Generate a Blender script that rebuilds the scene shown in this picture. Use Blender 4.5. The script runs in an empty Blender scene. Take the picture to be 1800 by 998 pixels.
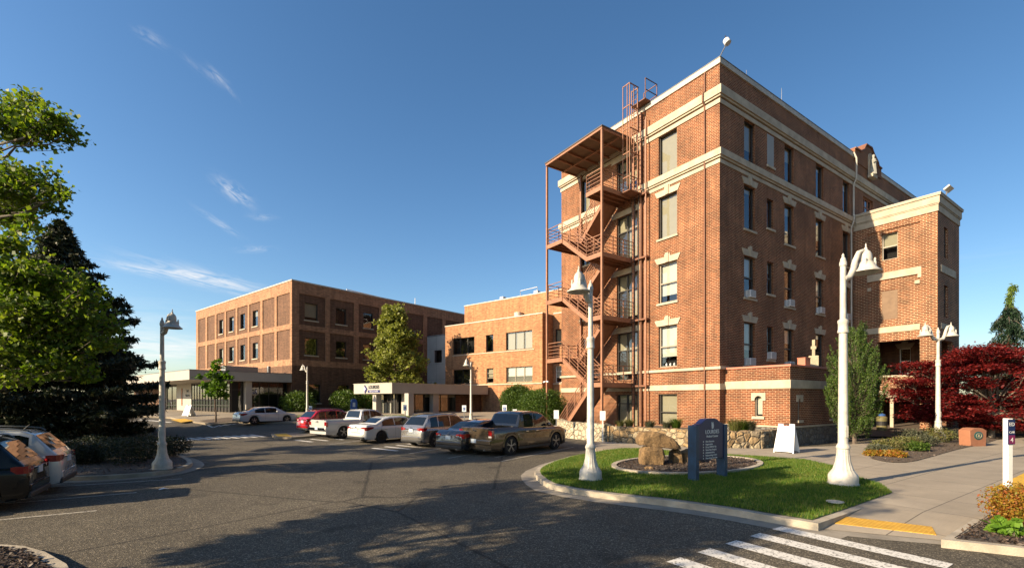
import bpy, bmesh, math, random
import numpy as np
from mathutils import Vector, Matrix, noise
from mathutils.geometry import tessellate_polygon
random.seed(7); RNG = np.random.default_rng(7)
sc = bpy.context.scene; COL = sc.collection
R = math.radians
# ------------------------------------------------ camera, sky, sun
H = 2.35; FPX = 816.0; U0 = 900.0; V0 = 701.0
cam = bpy.data.cameras.new('camera'); cam_o = bpy.data.objects.new('camera', cam); COL.objects.link(cam_o)
cam_o.location = (0, 0, H); cam_o.rotation_euler = (R(90), 0, 0)
cam.sensor_width = 36; cam.lens = 36*FPX/1800; cam.shift_y = (V0-499)/1800; cam.clip_end = 8000; cam.clip_start = .05
sc.camera = cam_o
SUN_EL = 23.5; SUN_DIR = Vector((.875*math.cos(R(SUN_EL)), .483*math.cos(R(SUN_EL)), -math.sin(R(SUN_EL))))
sun = bpy.data.lights.new('sun', 'SUN'); sun_o = bpy.data.objects.new('sun', sun); COL.objects.link(sun_o)
sun.energy = 5.0; sun.angle = R(.5); sun.color = (1, .80, .55)
sun_o.rotation_euler = SUN_DIR.to_track_quat('-Z', 'Y').to_euler()
W = bpy.data.worlds.new('World'); sc.world = W; W.use_nodes = True
sc.view_settings.view_transform = 'Standard'; sc.view_settings.look = 'None'
sc.view_settings.exposure = 1.28; sc.view_settings.gamma = 1

class NT:
    """small helper to write node trees"""
    def __init__(s, nt): s.t = nt; s.n = nt.nodes; s.l = nt.links
    def node(s, ty, ins=None, **kw):
        n = s.n.new(ty)
        for k, v in kw.items(): setattr(n, k, v)
        for k, v in (ins or {}).items():
            if isinstance(v, bpy.types.NodeSocket): s.l.new(v, n.inputs[k])
            else: n.inputs[k].default_value = v
        return n
    def math(s, op, a, b=0.0, c=0.0, clamp=False):
        n = s.node('ShaderNodeMath', {0: a, 1: b, 2: c}, operation=op); n.use_clamp = clamp
        return n.outputs[0]
    def mix(s, f, a, b, mode='MIX'):
        n = s.node('ShaderNodeMix', data_type='RGBA', blend_type=mode)
        for k, v in ((0, f), (6, a), (7, b)):
            if isinstance(v, bpy.types.NodeSocket): s.l.new(v, n.inputs[k])
            else: n.inputs[k].default_value = v if k == 0 else (v if len(v) == 4 else (*v, 1))
        return n.outputs[2]
    def ramp(s, f, stops):
        n = s.n.new('ShaderNodeValToRGB'); s.l.new(f, n.inputs[0]); e = n.color_ramp.elements
        while len(e) < len(stops): e.new(.5)
        for i, (p, c) in enumerate(stops):
            e[i].position = p; e[i].color = (*c, 1) if not isinstance(c, (int, float)) else (c, c, c, 1)
        return n.outputs[0]
    def noise(s, vec, scale, detail=3, rough=.55, out=0, dim='3D'):
        ins = {'Scale': scale, 'Detail': detail, 'Roughness': rough}
        if vec is not None: ins['Vector'] = vec
        return s.node('ShaderNodeTexNoise', ins, noise_dimensions=dim).outputs[out]

def build_world():
    t = NT(W.node_tree); t.n.clear()
    out = t.node('ShaderNodeOutputWorld'); bg = t.node('ShaderNodeBackground'); bg.inputs[1].default_value = .0512
    t.l.new(bg.outputs[0], out.inputs[0])
    sky = t.node('ShaderNodeTexSky', sky_type='NISHITA', sun_disc=False, sun_elevation=R(SUN_EL), sun_rotation=R(241.1))
    sky.altitude = 0; sky.air_density = 1.0; sky.dust_density = .7; sky.ozone_density = 2.2
    tc = t.node('ShaderNodeTexCoord').outputs['Generated']
    sep = t.node('ShaderNodeSeparateXYZ', {0: tc})
    az = t.math('ARCTAN2', sep.outputs[0], sep.outputs[1])
    el = t.math('ARCSINE', sep.outputs[2])
    uv = t.node('ShaderNodeCombineXYZ', {0: az, 1: el}).outputs[0]
    acc = None
    def patch(u, v, su, sv, rot, amp, stretch=5, sc_=26, seed=0):
        a0 = math.atan2(u-U0, FPX); e0 = math.atan2((V0-v)*math.cos(a0), FPX)
        m = t.node('ShaderNodeMapping', {0: uv}, vector_type='TEXTURE')
        m.inputs['Location'].default_value = (a0, e0, 0); m.inputs['Rotation'].default_value = (0, 0, R(rot))
        s2 = t.node('ShaderNodeSeparateXYZ', {0: m.outputs[0]})
        x = t.math('DIVIDE', s2.outputs[0], su); y = t.math('DIVIDE', s2.outputs[1], sv)
        r2 = t.math('ADD', t.math('MULTIPLY', x, x), t.math('MULTIPLY', y, y))
        g_ = t.math('POWER', 2.718, t.math('MULTIPLY', r2, -1.0))
        st = t.node('ShaderNodeMapping', {0: m.outputs[0]})
        st.inputs['Scale'].default_value = (1, stretch, 1); st.inputs['Location'].default_value = (seed*3.1, seed*1.7, seed)
        nz = t.node('ShaderNodeTexNoise', {'Vector': st.outputs[0], 'Scale': sc_, 'Detail': 7, 'Roughness': .62, 'Distortion': .9}).outputs[0]
        nz = t.math('MULTIPLY', t.math('SUBTRACT', nz, .40), 4.0, clamp=True)
        return t.math('MULTIPLY', t.math('MULTIPLY', g_, nz), amp)
    ps = [(412, 338, .026, .010, -28, .55, 2.5, 40, 1), (385, 392, .030, .005, -27, .30, 4, 34, 2), (447, 438, .024, .005, 10, .32, 4, 34, 3),
          (378, 133, .016, .007, -24, .26, 3, 40, 4), (345, 118, .02, .005, -24, .10, 3, 40, 12), (404, 158, .014, .003, -40, .16, 3, 40, 5), (265, 66, .016, .006, -8, .28, 3, 40, 6),
          (370, 492, .085, .012, -9, .78, 6, 16, 7), (290, 482, .075, .007, -4, .60, 7, 18, 8), (250, 605, .11, .022, -2, .55, 7, 12, 9),
          (80, 560, .20, .03, 3, .3, 8, 10, 10), (460, 382, .02, .005, 5, .2, 4, 34, 11), (1560, 480, .2, .02, 0, .05, 8, 10, 13), (330, 612, .16, .012, -1, .5, 8, 14, 14), (120, 620, .2, .02, 0, .45, 8, 10, 15)]
    for p in ps:
        q = patch(*p); acc = q if acc is None else t.math('ADD', acc, q)
    acc = t.math('MULTIPLY', acc, 1.0, clamp=True)
    blue = t.node('ShaderNodeHueSaturation', {'Saturation': 1.2, 'Value': t.math('ADD', t.math('MULTIPLY', az, -.25), 1.42), 'Color': sky.outputs[0]}).outputs[0]
    cloud = t.mix(acc, blue, (8.6, 8.4, 8.2, 1))
    hsv = t.node('ShaderNodeHueSaturation', {'Saturation': 1.0, 'Value': 1.0, 'Color': cloud})
    t.l.new(hsv.outputs[0], bg.inputs[0])
build_world()

# ------------------------------------------------ ground shape and pixel -> place helpers
def sm(t): t = max(0., min(1., t)); return t*t*(3-2*t)
YL = [27+.5*i for i in range(39)]                      # the ground rises 0.9 m between 27 and 46 m ahead
def g(y):
    if y <= 27: return 0.
    if y >= 46: return .9
    i = (y-27)/.5; a = int(i); f = i-a
    return .9*((1-f)*sm(a*.5/19)+f*sm((a+1)*.5/19))
def at(u, v, dz=0.):
    y = 20.
    for _ in range(120): y = .6*y+.4*(H-g(y)-dz)*FPX/(v-V0)
    return Vector(((u-U0)/FPX*y, y))
class Frame:
    def __init__(s, ox, oy, ratio):
        n = math.hypot(ratio, 1); s.o = (ox, oy); s.dx = (ratio/n, 1/n); s.dy = (-1/n, ratio/n); s.ang = math.atan2(1, ratio)
    def w(s, x, y): return (s.o[0]+x*s.dx[0]+y*s.dy[0], s.o[1]+x*s.dx[1]+y*s.dy[1])
    def loc(s, X, Y):
        a, b = X-s.o[0], Y-s.o[1]; return (a*s.dx[0]+b*s.dx[1], a*s.dy[0]+b*s.dy[1])
    def A(s, u, v, x=0):
        k = (u-U0)/FPX; ox, oy = s.w(x, 0); t = (k*oy-ox)/(s.dy[0]-k*s.dy[1]); return t, H-(v-V0)/FPX*(oy+t*s.dy[1])
    def B(s, u, v, y=0):
        k = (u-U0)/FPX; ox, oy = s.w(0, y); t = (k*oy-ox)/(s.dx[0]-k*s.dx[1]); return t, H-(v-V0)/FPX*(oy+t*s.dx[1])
MF = Frame(365/816*25.3, 25.3, 1203/816.)
GF = Frame(-387/816*50, 50, .80)

# ------------------------------------------------ mesh builder
class MB:
    def __init__(s): s.v = []; s.f = []; s.mi = []; s.m = 0; s.xf = None
    def add(s, vs, fs):
        o = len(s.v)
        s.v += [tuple(s.xf @ Vector(p)) for p in vs] if s.xf else [tuple(p) for p in vs]
        s.f += [tuple(i+o for i in f) for f in fs]; s.mi += [s.m]*len(fs); return s
    def box(s, x0, x1, y0, y1, z0, z1):
        x0, x1 = sorted((x0, x1)); y0, y1 = sorted((y0, y1)); z0, z1 = sorted((z0, z1))
        return s.add([(x0,y0,z0),(x1,y0,z0),(x1,y1,z0),(x0,y1,z0),(x0,y0,z1),(x1,y0,z1),(x1,y1,z1),(x0,y1,z1)],
                     [(0,3,2,1),(4,5,6,7),(0,1,5,4),(1,2,6,5),(2,3,7,6),(3,0,4,7)])
    def quad(s, *p): return s.add(p, [tuple(range(len(p)))])
    def prism(s, poly, vec):
        n = len(poly); v = Vector(vec); a = [Vector(p) for p in poly]
        return s.add(a+[p+v for p in a], [tuple(range(n))[::-1], tuple(range(n, 2*n))]+[(i, (i+1) % n, (i+1) % n+n, i+n) for i in range(n)])
    def bar(s, p0, p1, w, h=None, up=(0, 0, 1)):
        h = h or w; p0, p1 = Vector(p0), Vector(p1); d = (p1-p0).normalized(); u = Vector(up)
        if abs(d.dot(u)) > .97: u = Vector((0, 1, 0))
        a = d.cross(u).normalized()*w/2; b = a.cross(d).normalized()*h/2
        return s.prism([p0-a-b, p0+a-b, p0+a+b, p0-a+b], p1-p0)
    def tube(s, pts, r, n=8, cap=True):
        pts = [Vector(p) for p in pts]; k = len(pts)
        rs = r if isinstance(r, (list, tuple)) else [r]*k
        vs = []; ref = None
        for i in range(k):
            d = (pts[min(i+1, k-1)]-pts[max(i-1, 0)]).normalized()
            if ref is None: ref = Vector((1, 0, 0)) if abs(d.x) < .8 else Vector((0, 1, 0))
            a = (ref-d*ref.dot(d)).normalized(); ref = a; b = d.cross(a)
            vs += [pts[i]+(a*math.cos(2*math.pi*j/n)+b*math.sin(2*math.pi*j/n))*rs[i] for j in range(n)]
        fs = [(i*n+j, i*n+(j+1) % n, (i+1)*n+(j+1) % n, (i+1)*n+j) for i in range(k-1) for j in range(n)]
        if cap: fs += [tuple(range(n))[::-1], tuple((k-1)*n+j for j in range(n))]
        return s.add(vs, fs)
    def lathe(s, prof, c=(0, 0, 0), n=24, rx=None, ripple=None, cap=True):
        c = Vector(c); vs = []; fs = []
        for i, (r, z) in enumerate(prof):
            for j in range(n):
                a = 2*math.pi*j/n; rr = r*(1+(ripple(j, i) if ripple else 0))
                p = Vector((rr*math.cos(a), rr*math.sin(a), z))
                if rx: p = rx @ p
                vs.append(c+p)
        k = len(prof)
        fs = [(i*n+j, i*n+(j+1) % n, (i+1)*n+(j+1) % n, (i+1)*n+j) for i in range(k-1) for j in range(n)]
        if cap and prof[0][0] > 1e-4: fs.append(tuple(range(n))[::-1])
        if cap and prof[-1][0] > 1e-4: fs.append(tuple((k-1)*n+j for j in range(n)))
        return s.add(vs, fs)
    def build(s, name, mats, parent=None, smooth=None, bevel=None):
        me = bpy.data.meshes.new(name); me.from_pydata(s.v, [], s.f)
        if not isinstance(mats, (list, tuple)): mats = [mats]
        for m in mats: me.materials.append(m)
        if any(s.mi): me.polygons.foreach_set('material_index', s.mi)
        boxuv(me)
        if smooth is not None:
            me.polygons.foreach_set('use_smooth', [True]*len(me.polygons)); me.set_sharp_from_angle(angle=R(smooth))
        me.update()
        o = bpy.data.objects.new(name, me); COL.objects.link(o)
        if parent is not None: o.parent = parent
        if bevel:
            b = o.modifiers.new('bevel', 'BEVEL'); b.width = bevel; b.segments = 2; b.limit_method = 'ANGLE'
        return o
def boxuv(me):
    nl = len(me.loops)
    if not nl: return
    uvl = me.uv_layers.new(name='uv')
    co = np.empty(len(me.vertices)*3, 'f'); me.vertices.foreach_get('co', co); co = co.reshape(-1, 3)
    vi = np.empty(nl, 'i'); me.loops.foreach_get('vertex_index', vi)
    npoly = len(me.polygons)
    nr = np.empty(npoly*3, 'f'); me.polygons.foreach_get('normal', nr); nr = np.abs(nr.reshape(-1, 3))
    lt = np.empty(npoly, 'i'); me.polygons.foreach_get('loop_total', lt)
    ax = np.repeat(np.argmax(nr, 1), lt); p = co[vi]
    uv = np.where((ax == 0)[:, None], p[:, [1, 2]], np.where((ax == 1)[:, None], p[:, [0, 2]], p[:, [0, 1]]))
    uvl.data.foreach_set('uv', np.ascontiguousarray(uv, 'f').ravel())
def empty(name, label, cat, loc=(0, 0, 0), rz=0., group=None, scale=1.):
    o = bpy.data.objects.new(name, None); COL.objects.link(o); o.location = loc; o.rotation_euler = (0, 0, rz); o.scale = (scale,)*3
    o['label'] = label; o['category'] = cat
    if group: o['group'] = group
    return o
def tag(o, label=None, cat=None, group=None, kind=None):
    for k, v in (('label', label), ('category', cat), ('group', group), ('kind', kind)):
        if v: o[k] = v
    return o
def copy_tree(o, parent=None):
    c = o.copy(); COL.objects.link(c)
    if parent is not None: c.parent = parent
    for ch in list(o.children): copy_tree(ch, c)
    return c
def text_mesh(s, size, name, mat, parent, loc, rot, depth=.004, align='CENTER', bold=0., sx=1.):
    cu = bpy.data.curves.new(name, 'FONT'); cu.body = s; cu.size = size; cu.align_x = align; cu.extrude = depth; cu.offset = bold
    o = bpy.data.objects.new(name, cu); COL.objects.link(o)
    me = bpy.data.meshes.new_from_object(o.evaluated_get(bpy.context.evaluated_depsgraph_get()))
    bpy.data.objects.remove(o); o = bpy.data.objects.new(name, me); COL.objects.link(o)
    me.materials.clear(); me.materials.append(mat); o.location = loc; o.rotation_euler = rot; o.scale = (sx, 1, 1); o.parent = parent
    return o

# ------------------------------------------------ materials
MAT = {}
def mat(name, col=(.5, .5, .5), rough=.6, metal=0., vary=0., vscale=3., bump=0., bscale=20., spec=.5, coat=0., coords='Object'):
    m = bpy.data.materials.new(name); m.use_nodes = True; t = NT(m.node_tree); p = t.n['Principled BSDF']
    p.inputs['Base Color'].default_value = (*col, 1); p.inputs['Roughness'].default_value = rough; p.inputs['Metallic'].default_value = metal
    p.inputs['Specular IOR Level'].default_value = spec; p.inputs['Coat Weight'].default_value = coat; p.inputs['Coat Roughness'].default_value = .04
    if vary or bump:
        tc = t.node('ShaderNodeTexCoord').outputs[coords]
    if vary:
        nz = t.noise(tc, vscale, 5, .6)
        c = t.ramp(nz, [(.25, tuple(max(0, k*(1-vary)) for k in col)), (.75, tuple(min(1, k*(1+vary)) for k in col))])
        t.l.new(c, p.inputs['Base Color'])
    if bump:
        b = t.node('ShaderNodeBump', {'Height': t.noise(tc, bscale, 4), 'Strength': bump, 'Distance': .02}); t.l.new(b.outputs[0], p.inputs['Normal'])
    MAT[name] = m; return m
def brick_mat(name, c1, c2, mortar, bw=.22, bh=.082, ms=.012, dirt=.42, bump=.35, zdirt=None):
    m = bpy.data.materials.new(name); m.use_nodes = True; t = NT(m.node_tree); p = t.n['Principled BSDF']
    uv = t.node('ShaderNodeTexCoord').outputs['UV']
    b = t.node('ShaderNodeTexBrick', {'Vector': uv, 'Color1': (*c1, 1), 'Color2': (*c2, 1), 'Mortar': (*mortar, 1), 'Scale': 1.0,
               'Mortar Size': ms, 'Mortar Smooth': .15, 'Bias': 0., 'Brick Width': bw, 'Row Height': bh})
    # per brick tint: white noise on the brick cell
    sep = t.node('ShaderNodeSeparateXYZ', {0: uv})
    row = t.math('FLOOR', t.math('DIVIDE', sep.outputs[1], bh))
    off = t.math('MULTIPLY', t.math('MODULO', t.math('ABSOLUTE', row), 2.0), .5)
    colm = t.math('FLOOR', t.math('ADD', t.math('DIVIDE', sep.outputs[0], bw), off))
    wn = t.node('ShaderNodeTexWhiteNoise', {'Vector': t.node('ShaderNodeCombineXYZ', {0: colm, 1: row}).outputs[0]}).outputs[0]
    tint = t.ramp(wn, [(0, .62), (.25, .88), (.8, 1.08), (1, 1.28)])
    col = t.mix(1.0, b.outputs[0], tint, 'MULTIPLY')
    col = t.mix(b.outputs[1], col, (*mortar, 1))
    big = t.noise(uv, .45, 5, .6); d = t.ramp(big, [(.3, 1-dirt), (.7, 1+dirt*.4)])
    col = t.mix(1.0, col, d, 'MULTIPLY')
    st = t.node('ShaderNodeMapping', {0: uv}); st.inputs['Scale'].default_value = (2.2, .16, 1)
    streak = t.ramp(t.noise(st.outputs[0], 1.6, 5, .65), [(.35, .66), (.6, 1.05)])
    col = t.mix(.7, col, t.mix(1.0, col, streak, 'MULTIPLY'))
    t.l.new(col, p.inputs['Base Color']); p.inputs['Roughness'].default_value = .85; p.inputs['Specular IOR Level'].default_value = .3
    inv = t.math('SUBTRACT', 1.0, b.outputs[1])
    bp = t.node('ShaderNodeBump', {'Height': t.math('ADD', inv, t.math('MULTIPLY', t.noise(uv, 60, 2), .4)), 'Strength': bump, 'Distance': .012})
    t.l.new(bp.outputs[0], p.inputs['Normal']); MAT[name] = m; return m
brick_mat('brick', (.150, .036, .013), (.25, .072, .024), (.47, .31, .18), bh=.092, bw=.27, ms=.0125, bump=.6)
brick_mat('brick_annex', (.13, .034, .014), (.235, .070, .027), (.50, .34, .20), bw=.34, bh=.118, ms=.019)
brick_mat('brick_tan', (.38, .165, .072), (.45, .215, .098), (.40, .24, .135), bw=.3, bh=.09, ms=.008, dirt=.15, bump=.15)
brick_mat('brick_brown', (.135, .066, .037), (.175, .09, .052), (.15, .09, .055), bw=.3, bh=.09, ms=.01, dirt=.2, bump=.2)
brick_mat('brick_frame', (.35, .175, .092), (.41, .215, .115), (.34, .21, .13), bw=.3, bh=.09, ms=.008, dirt=.15, bump=.15)
mat('stone_trim', (.47, .40, .29), .8, vary=.28, vscale=1.6, bump=.2, bscale=30, coords='UV')
mat('coping', (.50, .46, .38), .55, vary=.22, vscale=2)
mat('coping_dark', (.16, .17, .18), .5, vary=.2)
mat('interior', (.012, .011, .010), .9)
mat('frame_dark', (.045, .04, .035), .45, metal=.2)
mat('frame_tan', (.33, .28, .21), .5)
mat('shade', (.46, .40, .27), .8, vary=.06)
mat('shade_white', (.72, .68, .56), .8)
mat('white_paint', (.80, .78, .72), .5, vary=.06, vscale=2)
mat('white_box', (.7, .7, .68), .5)
mat('ac_grille', (.25, .26, .27), .6)
mat('rust_paint', (.30, .135, .070), .55, vary=.25, vscale=4, metal=.0)
mat('deck_brown', (.20, .085, .045), .7, vary=.25)
mat('roof_under', (.20, .13, .08), .8, vary=.2)
mat('canopy_top', (.07, .06, .055), .6)
mat('canopy_white', (.41, .38, .33), .7, vary=.10, vscale=.8, bump=.1)
mat('grey_panel', (.34, .35, .34), .7, vary=.1, vscale=.6)
mat('concrete', (.36, .31, .24), .9, vary=.25, vscale=1.2, bump=.3, bscale=50)
mat('kerb', (.40, .35, .27), .9, vary=.35, vscale=2.5, bump=.4, bscale=40)
mat('gutter', (.29, .255, .20), .9, vary=.3, vscale=2.0, bump=.3, bscale=50)
mat('mulch', (.075, .058, .045), 1., vary=.7, vscale=22, bump=1., bscale=30)
mat('soil', (.10, .07, .045), 1., vary=.5, vscale=6, bump=.8, bscale=20)
mat('lawn', (.045, .10, .012), 1., vary=.4, vscale=2)
mat('rough_grass', (.10, .13, .035), 1., vary=.4, vscale=1, bump=.6, bscale=20)
mat('lamp_white', (.54, .51, .44), .45, vary=.22, vscale=7, bump=.08, bscale=40)
mat('blue_sign', (.006, .016, .075), .42, vary=.2, vscale=3)
mat('blue_post', (.010, .045, .095), .5, vary=.35, vscale=5)
mat('sign_white', (.78, .80, .80), .45)
mat('sign_blue', (.03, .10, .32), .5)
mat('letters', (.72, .72, .68), .5)
mat('letters_dark', (.02, .02, .03), .4)
mat('logo_navy', (.015, .02, .12), .4)
mat('logo_pale', (.75, .76, .85), .4)
mat('metal', (.32, .32, .31), .4, metal=.8)
mat('dark_metal', (.05, .05, .05), .5, metal=.5)
mat('tyre', (.012, .012, .012), .85)
mat('rim', (.45, .45, .45), .28, metal=.9)
mat('rim_dark', (.03, .03, .03), .35, metal=.8)
mat('plastic_black', (.018, .018, .019), .55)
mat('car_glass', (.008, .011, .013), .03, spec=.55, coat=.0)
mat('tail_red', (.26, .005, .005), .15, coat=.8)
mat('lens_clear', (.55, .55, .53), .12, coat=.8)
mat('plate', (.55, .62, .68), .4, vary=.1, vscale=60)
mat('chrome', (.65, .65, .64), .12, metal=1)
mat('bark', (.13, .10, .075), .95, vary=.4, vscale=6, bump=.8, bscale=25)
mat('bark_pale', (.17, .14, .105), .9, vary=.3, vscale=6, bump=.5, bscale=25)
mat('plinth', (.32, .135, .07), .6, vary=.12, vscale=4, bump=.1)
mat('plaque', (.04, .13, .12), .35, metal=.4, vary=.5, vscale=40)
mat('cross_stone', (.42, .36, .24), .8, vary=.3, vscale=12)
mat('copper_red', (.50, .17, .10), .5)
mat('statue', (.33, .33, .29), .8, vary=.2)
mat('yellow_bin', (.16, .14, .06), .5)
mat('purple', (.16, .012, .07), .4)
def car_paint(name, col, metal=.0, rough=.24):
    m = mat(name, col, rough, metal=metal, coat=1.0, spec=.5, vary=.03, vscale=2); return m
car_paint('paint_white', (.62, .62, .60)); car_paint('paint_silverwhite', (.52, .53, .52), .1); car_paint('paint_red', (.42, .010, .012), .0)
car_paint('paint_silver', (.34, .33, .32), .7); car_paint('paint_brown', (.085, .062, .040), .5); car_paint('paint_dark', (.030, .034, .042), .5)
car_paint('paint_black', (.003, .005, .007), .0, .18); MAT['paint_black'].node_tree.nodes['Principled BSDF'].inputs['Coat Weight'].default_value = .25; MAT['paint_black'].node_tree.nodes['Principled BSDF'].inputs['Specular IOR Level'].default_value = .3

def leaf_mat(name, cols, trans=.35, rough=.55, shape=None):
    m = bpy.data.materials.new(name); m.use_nodes = True; t = NT(m.node_tree); t.n.clear()
    out = t.node('ShaderNodeOutputMaterial')
    rnd = t.node('ShaderNodeNewGeometry').outputs['Random Per Island']
    pos = t.node('ShaderNodeTexCoord').outputs['Object']
    nz = t.noise(pos, 1.3, 3)
    f = t.math('ADD', t.math('MULTIPLY', rnd, .65), t.math('MULTIPLY', nz, .5), clamp=True)
    n = len(cols); c = t.ramp(f, [(.15+.75*i/(n-1), cols[i]) for i in range(n)])
    d = t.node('ShaderNodeBsdfPrincipled', {'Base Color': c, 'Roughness': rough, 'Specular IOR Level': .35})
    tr = t.node('ShaderNodeBsdfTranslucent', {'Color': t.mix(1.0, c, (1.25, 1.3, .6, 1), 'MULTIPLY')})
    mx = t.node('ShaderNodeMixShader', {0: trans, 1: d.outputs[0], 2: tr.outputs[0]})
    t.l.new(mx.outputs[0], out.inputs[0]); MAT[name] = m; return m
leaf_mat('leaf_aspen', [(.045, .095, .008), (.12, .20, .015), (.25, .31, .03)], .5)
leaf_mat('leaf_young', [(.055, .12, .01), (.09, .18, .015), (.14, .25, .02)], .5)
leaf_mat('leaf_spruce', [(.010, .020, .010), (.020, .036, .014), (.065, .065, .028)], .1)
leaf_mat('leaf_yellowgreen', [(.10, .13, .02), (.22, .25, .04), (.33, .34, .08)], .4)
leaf_mat('leaf_bush', [(.022, .055, .006), (.055, .11, .010), (.11, .17, .018)], .3)
leaf_mat('leaf_cypress', [(.014, .036, .006), (.045, .092, .011), (.11, .165, .022)], .15)
leaf_mat('leaf_maple', [(.055, .003, .005), (.16, .010, .012), (.34, .03, .026)], .45)
leaf_mat('leaf_shrub_dark', [(.008, .015, .006), (.018, .030, .010), (.035, .046, .017)], .2)
leaf_mat('leaf_weeping', [(.008, .022, .012), (.014, .036, .018), (.02, .05, .02)], .1)
leaf_mat('leaf_tip', [(.12, .20, .03), (.2, .3, .05)], .4)
leaf_mat('leaf_mixed', [(.11, .10, .03), (.14, .16, .04), (.22, .17, .07)], .3)
leaf_mat('leaf_orange', [(.12, .18, .02), (.42, .26, .03), (.36, .09, .03)], .45)
leaf_mat('leaf_bright', [(.12, .25, .02), (.18, .33, .03)], .45)
leaf_mat('leaf_bluegrey', [(.045, .055, .030), (.08, .09, .05), (.12, .12, .07)], .2)
leaf_mat('grass_blade', [(.035, .10, .006), (.075, .17, .010), (.13, .23, .02), (.30, .28, .07)], .4)
leaf_mat('leaf_flower', [(.45, .42, .25), (.6, .58, .4)], .2)
leaf_mat('leaf_chip', [(.035, .024, .018), (.075, .05, .035), (.14, .10, .075)], 0.)

def glass_mat(name, tint=(.75, .78, .78), boost=.10, rough=.01):
    m = bpy.data.materials.new(name); m.use_nodes = True; t = NT(m.node_tree); t.n.clear()
    out = t.node('ShaderNodeOutputMaterial')
    ge = t.node('ShaderNodeNewGeometry')
    c = t.math('ABSOLUTE', t.node('ShaderNodeVectorMath', {0: ge.outputs['Incoming'], 1: ge.outputs['Normal']}, operation='DOT_PRODUCT').outputs['Value'])
    f = t.math('ADD', t.math('MULTIPLY', t.math('POWER', t.math('SUBTRACT', 1.0, c), 4.0), .9), boost, clamp=True)
    pos = t.node('ShaderNodeTexCoord').outputs['Object']
    bp = t.node('ShaderNodeBump', {'Height': t.noise(pos, 1.2, 1), 'Strength': .06, 'Distance': .05}).outputs[0]
    gl = t.node('ShaderNodeBsdfGlossy', {'Color': (.9, .92, .95, 1), 'Roughness': rough, 'Normal': bp})
    tr = t.node('ShaderNodeBsdfTransparent', {'Color': (*tint, 1)})
    mx = t.node('ShaderNodeMixShader', {0: f, 1: tr.outputs[0], 2: gl.outputs[0]}); t.l.new(mx.outputs[0], out.inputs[0]); MAT[name] = m
glass_mat('glass'); glass_mat('glass_dark', (.35, .36, .36), .14)

def asphalt_mat():
    m = bpy.data.materials.new('asphalt'); m.use_nodes = True; t = NT(m.node_tree); p = t.n['Principled BSDF']
    pos = t.node('ShaderNodeTexCoord').outputs['Object']
    vor = t.node('ShaderNodeTexVoronoi', {'Vector': pos, 'Scale': 62.}, feature='F1'); cell = t.node('ShaderNodeSeparateColor', {0: vor.outputs['Color']}).outputs[0]
    stones = t.ramp(cell, [(0, (.052, .045, .033)), (.55, (.092, .079, .056)), (.85, (.15, .128, .09)), (1, (.35, .30, .22))])
    fine = t.ramp(t.noise(pos, 120, 2), [(.3, .75), (.7, 1.3)])
    c = t.mix(1., stones, fine, 'MULTIPLY')
    big = t.ramp(t.noise(pos, .35, 6, .6), [(.3, .70), (.7, 1.2)]); c = t.mix(1., c, big, 'MULTIPLY')
    # tyre-worn lanes and oil spots
    spots = t.ramp(t.noise(pos, 1.1, 2, .4), [(.30, .55), (.37, 1.)]); c = t.mix(.75, c, t.mix(1., c, spots, 'MULTIPLY'))
    # sealed cracks
    w = t.node('ShaderNodeMix', data_type='VECTOR'); w.inputs[0].default_value = .12
    t.l.new(pos, w.inputs[4]); t.l.new(t.noise(pos, .8, 4, .7, out=1), w.inputs[5])
    cr = t.node('ShaderNodeTexVoronoi', {'Vector': w.outputs[1], 'Scale': .16}, feature='DISTANCE_TO_EDGE').outputs[0]
    ck = t.ramp(cr, [(.0025, .25), (.0055, 1.)]); c = t.mix(.85, c, t.mix(1., c, ck, 'MULTIPLY'))
    t.l.new(c, p.inputs['Base Color']); p.inputs['Roughness'].default_value = .88; p.inputs['Specular IOR Level'].default_value = .35
    bp = t.node('ShaderNodeBump', {'Height': vor.outputs['Distance'], 'Strength': .7, 'Distance': .012}); t.l.new(bp.outputs[0], p.inputs['Normal'])
    MAT['asphalt'] = m
asphalt_mat()
def walk_mat(name, col, ang, cw, ch):
    m = bpy.data.materials.new(name); m.use_nodes = True; t = NT(m.node_tree); p = t.n['Principled BSDF']
    pos = t.node('ShaderNodeTexCoord').outputs['Object']
    mp = t.node('ShaderNodeMapping', {0: pos}); mp.inputs['Rotation'].default_value = (0, 0, -ang)
    b = t.node('ShaderNodeTexBrick', {'Vector': mp.outputs[0], 'Color1': (*col, 1), 'Color2': (*[k*.88 for k in col], 1), 'Mortar': (*[k*.35 for k in col], 1), 'Scale': 1.,
               'Mortar Size': .010, 'Mortar Smooth': .2, 'Brick Width': cw, 'Row Height': ch}); b.offset = 0
    c = t.mix(1., b.outputs[0], t.ramp(t.noise(pos, .7, 6, .65), [(.3, .80), (.7, 1.15)]), 'MULTIPLY')
    br = t.node('ShaderNodeMapping', {0: mp.outputs[0]}); br.inputs['Scale'].default_value = (1.2, 60, 1)
    broom = t.noise(br.outputs[0], 2.5, 3); c = t.mix(1., c, t.ramp(broom, [(.3, .93), (.7, 1.06)]), 'MULTIPLY')
    t.l.new(c, p.inputs['Base Color']); p.inputs['Roughness'].default_value = .9
    h = t.math('ADD', t.math('MULTIPLY', b.outputs[1], -1.2), t.math('MULTIPLY', broom, .35))
    t.l.new(t.node('ShaderNodeBump', {'Height': h, 'Strength': .5, 'Distance': .01}).outputs[0], p.inputs['Normal']); MAT[name] = m
walk_mat('walk', (.355, .30, .225), MF.ang, 1.5, 1.5)
walk_mat('walk_far', (.31, .255, .18), GF.ang, 1.8, 1.8)
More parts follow.
